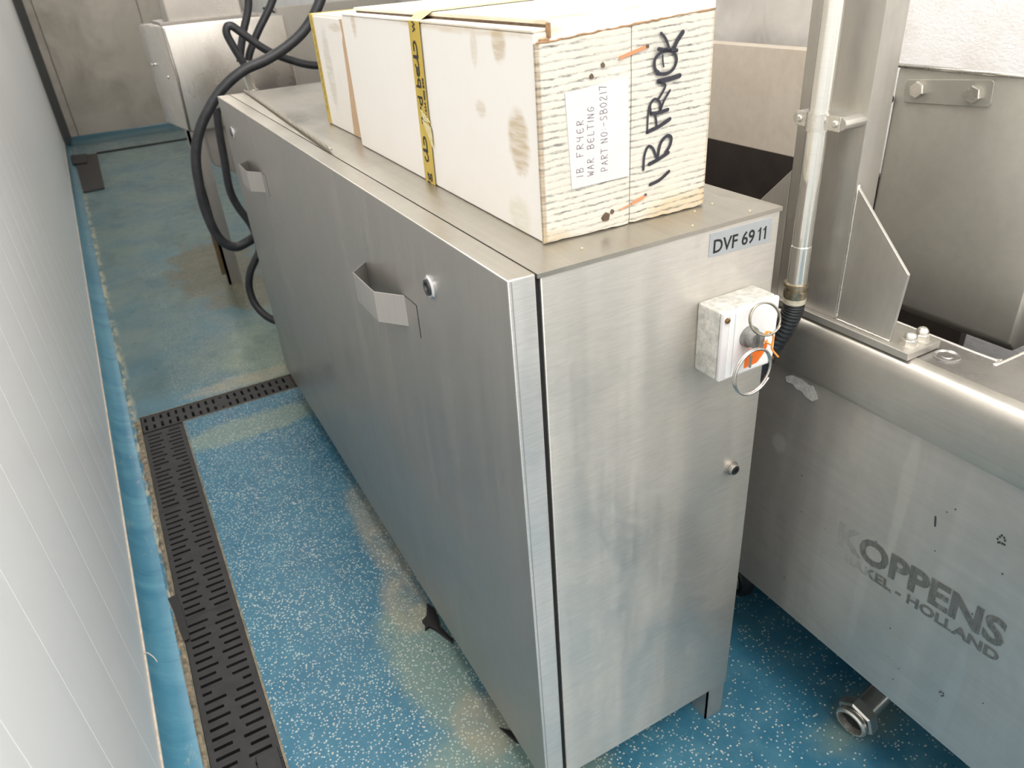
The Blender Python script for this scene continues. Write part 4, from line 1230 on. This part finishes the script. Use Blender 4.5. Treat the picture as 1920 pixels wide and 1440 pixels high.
# saddle band around the pipe, with lugs on both sides and a stand-off boss
bandp = []
for k in range(13):
    a = math.pi / 2 + k * math.pi / 12
    bandp.append((0.472 + 0.0152 * math.cos(a), 0.022 + 0.0152 * math.sin(a)))
outer_ = bandp; inner_ = [(0.472 + (x - 0.472) * 0.88, 0.022 + (y - 0.022) * 0.88) for x, y in bandp]
prism(g, outer_ + inner_[::-1], 2, 1.079, 1.101)
box(g, 0.4700, 0.4722, 0.0350, 0.0560, 1.081, 1.099, 0.0006)
box(g, 0.4700, 0.4722, -0.0130, 0.0085, 1.081, 1.099, 0.0006)
cl_ = obj('clamp_band', g, MAT['bolt'], cd, smooth=True)
g = B(); prism(g, [(0.0350 - 0.048, 1.081), (0.0560, 1.081), (0.062, 1.085), (0.064, 1.090), (0.062, 1.095), (0.0560, 1.099), (-0.013, 1.099), (-0.019, 1.095), (-0.021, 1.090), (-0.019, 1.085)], 0, 0.4722, 0.5105, 0.0008)
obj('stand_off', g, MAT['post'], cd, smooth=True)
for sy_ in (-0.006, 0.050):
    g = B(); lathe(g, (0.4702, sy_, 1.090), (-1, 0, 0), [(0, 0.0045), (0.0015, 0.0045), (0.0028, 0.003), (0.0028, 0)], 14)
    s_ = obj('clamp_screw', g, MAT['bolt'], cl_, smooth=True)

# ------------------------------------------------------------------ hanging trough behind the column
tr_ = thing('steel_trough', 'grey stainless trough with a bolted strap, right of the column', 'trough', (0.70, 0.0, 0.94))
g = B(); prism(g, [(0.700, 0.775), (0.715, 0.760), (0.96, 0.760), (0.96, 0.98), (0.715, 1.118), (0.700, 1.124)], 1, -0.166, 0.087, 0.006, seg=3)
obj('trough_wall', g, MAT['trough'], tr_, smooth=True)
g = B()
tube(g, [(0.699, 0.087, 1.124), (0.699, -0.166, 1.124)], 0.003, 8)
obj('rim', g, MAT['bolt'], tr_, smooth='all')
g = B(); prism(g, [(0.067, 1.079), (0.069, 1.103), (0.066, 1.107), (-0.053, 1.117), (-0.0575, 1.114), (-0.0590, 1.088), (-0.0565, 1.083), (0.062, 1.076)], 0, 0.6975, 0.7005, 0.0008)
st_ = obj('strap_plate', g, MAT['trough'], tr_, smooth=True)
for by_, bz_ in ((0.046, 1.0955), (-0.0350, 1.0975)):
    g = B(); hexprism(g, (0.6975, by_, bz_), (-1, 0, 0), 0.0115, 0.0075, rot=0.35, cham=0.25)
    obj('hex_bolt', g, MAT['bolt'], tr_)
g = B(); cyl(g, (0.70, 0.088, 1.078), (0.685, 0.094, 1.078), 0.006, n=12); tube(g, smooth_path([(0.696, 0.091, 1.075), (0.697, 0.093, 1.03), (0.699, 0.090, 0.98), (0.698, 0.092, 0.93)], 5), 0.0035, 8)
obj('edge_bead', g, MAT['darkbrown'], tr_, smooth='all')

# draped plastic sheet behind the tank
g = B()
t = bmesh.new()
nx, nz = 60, 24
vs = {}
for i in range(nx + 1):
    for j in range(nz + 1):
        yy = 0.60 + 3.2 * i / nx; zz = 1.045 + 0.62 * j / nz
        xx = 1.225 + 0.022 * math.sin(yy * 7 + zz * 9) + 0.005 * math.sin(yy * 17 - zz * 14) + 0.005 * math.sin(yy * 3 + zz * 26)
        vs[i, j] = t.verts.new((xx, yy, zz))
for i in range(nx):
    for j in range(nz): t.faces.new((vs[i, j], vs[i + 1, j], vs[i + 1, j + 1], vs[i, j + 1]))
merge(g, t)
tag(obj('plastic_sheet', g, MAT['sheet'], smooth='all', loc=(1.22, 1.9, 1.04)), 'creased pale plastic sheet covering the wall behind the tank', 'sheet')

# ------------------------------------------------------------------ machine beyond the cabinet
fm = thing('fryer_hood_box', 'dented steel box on legs beyond the far end of the cabinet', 'machine', (0.25, 3.2, 0.0))
g = B(); prism(g, [(0.012, 3.0), (0.525, 3.0), (0.525, 3.38), (-0.045, 3.38)], 2, 0.722, 1.146, 0.012, seg=3)
fbx = obj('box_body', g, MAT['farbox'], fm, smooth=True)
for bx_, by_, bz_ in ((-0.0005, 3.10, 0.945), (-0.034, 3.30, 0.985)):
    g = B(); lathe(g, (bx_, by_, bz_), (-1, -0.15, 0), [(0, 0.008), (0.005, 0.008), (0.008, 0.004), (0.008, 0)], 10)
    obj('screw', g, MAT['bolt'], fbx, smooth=True)
g = B(); tube(g, [(0.018, 2.995, 1.14), (0.022, 2.992, 0.95), (0.012, 2.996, 0.73)], 0.006, 6)
obj('folded_seam', g, MAT['farleg'], fbx, smooth='all')
g = B(); box(g, 0.055, 0.365, 3.08, 3.32, 1.146, 2.5, 0.006)
obj('duct', g, MAT['farbox'], fm)
g = B(); box(g, 0.015, 0.42, 3.03, 3.36, 1.146, 1.158, 0.002)
obj('duct_flange', g, MAT['farleg'], fm)
g = B(); box(g, 0.0, 0.012, 3.01, 3.07, 0.0, 0.73); box(g, 0.0, 0.062, 3.01, 3.02, 0.0, 0.73)
obj('leg', g, MAT['farleg'], fm)
g = B(); box(g, 0.45, 0.51, 3.01, 3.02, 0.0, 0.73); box(g, 0.50, 0.51, 3.01, 3.07, 0.0, 0.73)
obj('leg', g, MAT['farleg'], fm)
g = B(); box(g, -0.018, -0.001, 3.03, 3.05, 0.05, 0.40)
obj('stained_strip', g, MAT['wood'], fm, label='brown stained strip on the leg')
g = B(); prism(g, [(0.075, 0.73), (0.5, 0.73), (0.5, 0.45), (0.30, 0.42), (0.08, 0.56)], 1, 3.06, 3.3, 0.003)
obj('lower_hopper', g, MAT['farleg'], fm, label='dark hopper under the box')
fp_ = thing('steel_side_panel', 'grey steel panel standing right of the far box', 'panel', (0.9, 3.5, 0.0))
g = B(); box(g, 0.56, 1.16, 3.30, 3.33, 0.0, 1.165, 0.004)
obj('sheet', g, MAT['post'], fp_)
g = B(); tube(g, smooth_path([(0.50, 3.29, 1.165), (0.535, 3.285, 1.155), (0.548, 3.28, 1.12), (0.555, 3.28, 0.95), (0.56, 3.28, 0.6)], 6), 0.006, 8)
obj('edge_cable', g, MAT['cable'], fp_, smooth='all')


# ------------------------------------------------------------------ cables
def cable(name, pts, r, label, sub=8, extra=None):
    g = B(); tube(g, smooth_path(pts, sub), r, 12)
    o = tag(obj(name, g, MAT['cable'], smooth='all', loc=pts[0]), label, 'cable')
    return o


YC = 1.98
cable('cable', [(0.60, 2.05, 1.60), (0.47, 2.0, 1.32), (0.408, YC, 1.214), (0.348, YC, 1.143), (0.278, YC, 1.097), (0.200, YC, 1.064), (0.128, YC, 1.044), (0.062, YC, 1.009), (0.009, YC, 0.964), (-0.050, YC, 0.892),
    (-0.085, YC, 0.815), (-0.099, YC, 0.731), (-0.103, YC, 0.634), (-0.086, YC, 0.537), (-0.044, YC, 0.494), (0.006, YC, 0.503), (0.05, 1.95, 0.53), (0.12, 1.85, 0.56)], 0.0160, 'thick black cable looping down in front of the far box leg')
YD = 2.16
cable('cable', [(0.24, YD, 1.60), (0.226, YD, 1.35), (0.222, YD, 1.232), (0.183, YD, 1.141), (0.160, YD, 1.085), (0.150, YD, 1.050)], 0.0125, 'left of the two black cables dropping steeply into the grey gland')
cable('cable', [(0.47, YD + 0.02, 1.60), (0.36, YD + 0.02, 1.32), (0.300, YD + 0.02, 1.218), (0.236, YD + 0.02, 1.138), (0.194, YD + 0.02, 1.078), (0.181, YD + 0.02, 1.050)], 0.0125, 'right of the two black cables, slanting down into the grey gland')
cable('cable', [(0.146, 2.06, 1.042), (0.140, 2.06, 1.062), (0.122, 2.06, 1.110), (0.112, 2.06, 1.150), (0.128, 2.06, 1.168), (0.160, 2.055, 1.142), (0.220, 2.05, 1.088), (0.298, 2.05, 1.046), (0.385, 2.05, 1.020), (0.55, 2.08, 1.01), (0.75, 2.15, 0.99), (0.95, 2.2, 0.93), (1.0, 2.2, 0.80)], 0.0125, 'black cable bent over the gland and running right behind the cartons')
gl = thing('cable_gland', 'grey metal cable gland where the black cables meet', 'gland', (0.150, 2.09, 0.99))
g = B(); lathe(g, (0.160, 2.08, 0.930), (-0.15, 0, 1), [(0, 0), (0, 0.017), (0.02, 0.017), (0.022, 0.020), (0.040, 0.020), (0.042, 0.015), (0.085, 0.0145), (0.095, 0.017), (0.105, 0.016), (0.105, 0)], 16)
obj('gland_body', g, MAT['bolt'], gl, smooth=True)
g = B(); tube(g, [(0.160, 2.085, 0.94), (0.165, 2.10, 0.80), (0.17, 2.2, 0.5), (0.17, 2.25, 0.0)], 0.02, 10)
obj('gland_post', g, MAT['farleg'], gl, smooth='all')
cable('cable', [(0.03, 2.10, 0.93), (0.020, 2.10, 0.86), (0.012, 2.10, 0.76), (0.004, 2.10, 0.665), (0.015, 2.10, 0.60), (0.045, 2.09, 0.52), (0.05, 2.08, 0.44), (0.022, 2.07, 0.40), (-0.005, 2.07, 0.36), (-0.022, 2.07, 0.30), (-0.015, 2.05, 0.235), (0.020, 2.0, 0.19), (0.10, 1.95, 0.155), (0.14, 1.90, 0.10)], 0.0135, 'lower black cable curling in behind the far end of the cabinet')

# ------------------------------------------------------------------ litter on the floor and crumbs
g = B()
prism(g, [(-0.022, 0.520), (-0.006, 0.527), (0.010, 0.565), (0.018, 0.54), (0.012, 0.50), (0.006, 0.485), (0.018, 0.435), (0.012, 0.428), (-0.004, 0.478), (-0.012, 0.497), (-0.026, 0.492), (-0.018, 0.508)], 2, 0.001, 0.008, 0.001, seg=1)
tag(obj('tape_scrap', g, MAT['tape_black'], loc=(0, 0.5, 0.001)), 'torn black scrap on the floor at mid-length of the cabinet door', 'scrap')
g = B()
prism(g, [(0.004, 0.193), (0.020, 0.175), (0.030, 0.145), (0.026, 0.135), (0.016, 0.150)], 2, 0.001, 0.006, 0.001, seg=1)
tag(obj('tape_scrap', g, MAT['tape_black'], loc=(0.015, 0.165, 0.001)), 'small black scrap under the near corner of the cabinet door', 'scrap')
for (x, y, cl_b) in ((0.338, 0.060, 'pale crumb just off the carton corner above the number label'), (0.352, 0.007, 'yellow crumb on the cabinet edge right above the number label'), (0.300, 0.050, 'pale crumb close under the bottom right of the carton end'),
        (0.262, 0.010, 'tiny crumb on the cabinet edge left of the number label'), (0.115, 0.030, 'tiny crumb in front of the left half of the carton end'), (0.335, 0.120, 'pale crumb beside the right side of the carton')):
    g = B(); lathe(g, (x, y, 1.0008), (0, 0, 1), [(0, 0.0006), (0.0008, 0.0014), (0.0018, 0.001), (0.0022, 0)], 7)
    tag(obj('crumb', g, MAT['crumb'], loc=(x, y, 1.0008)), cl_b, 'crumb', 'crumbs on the cabinet top')
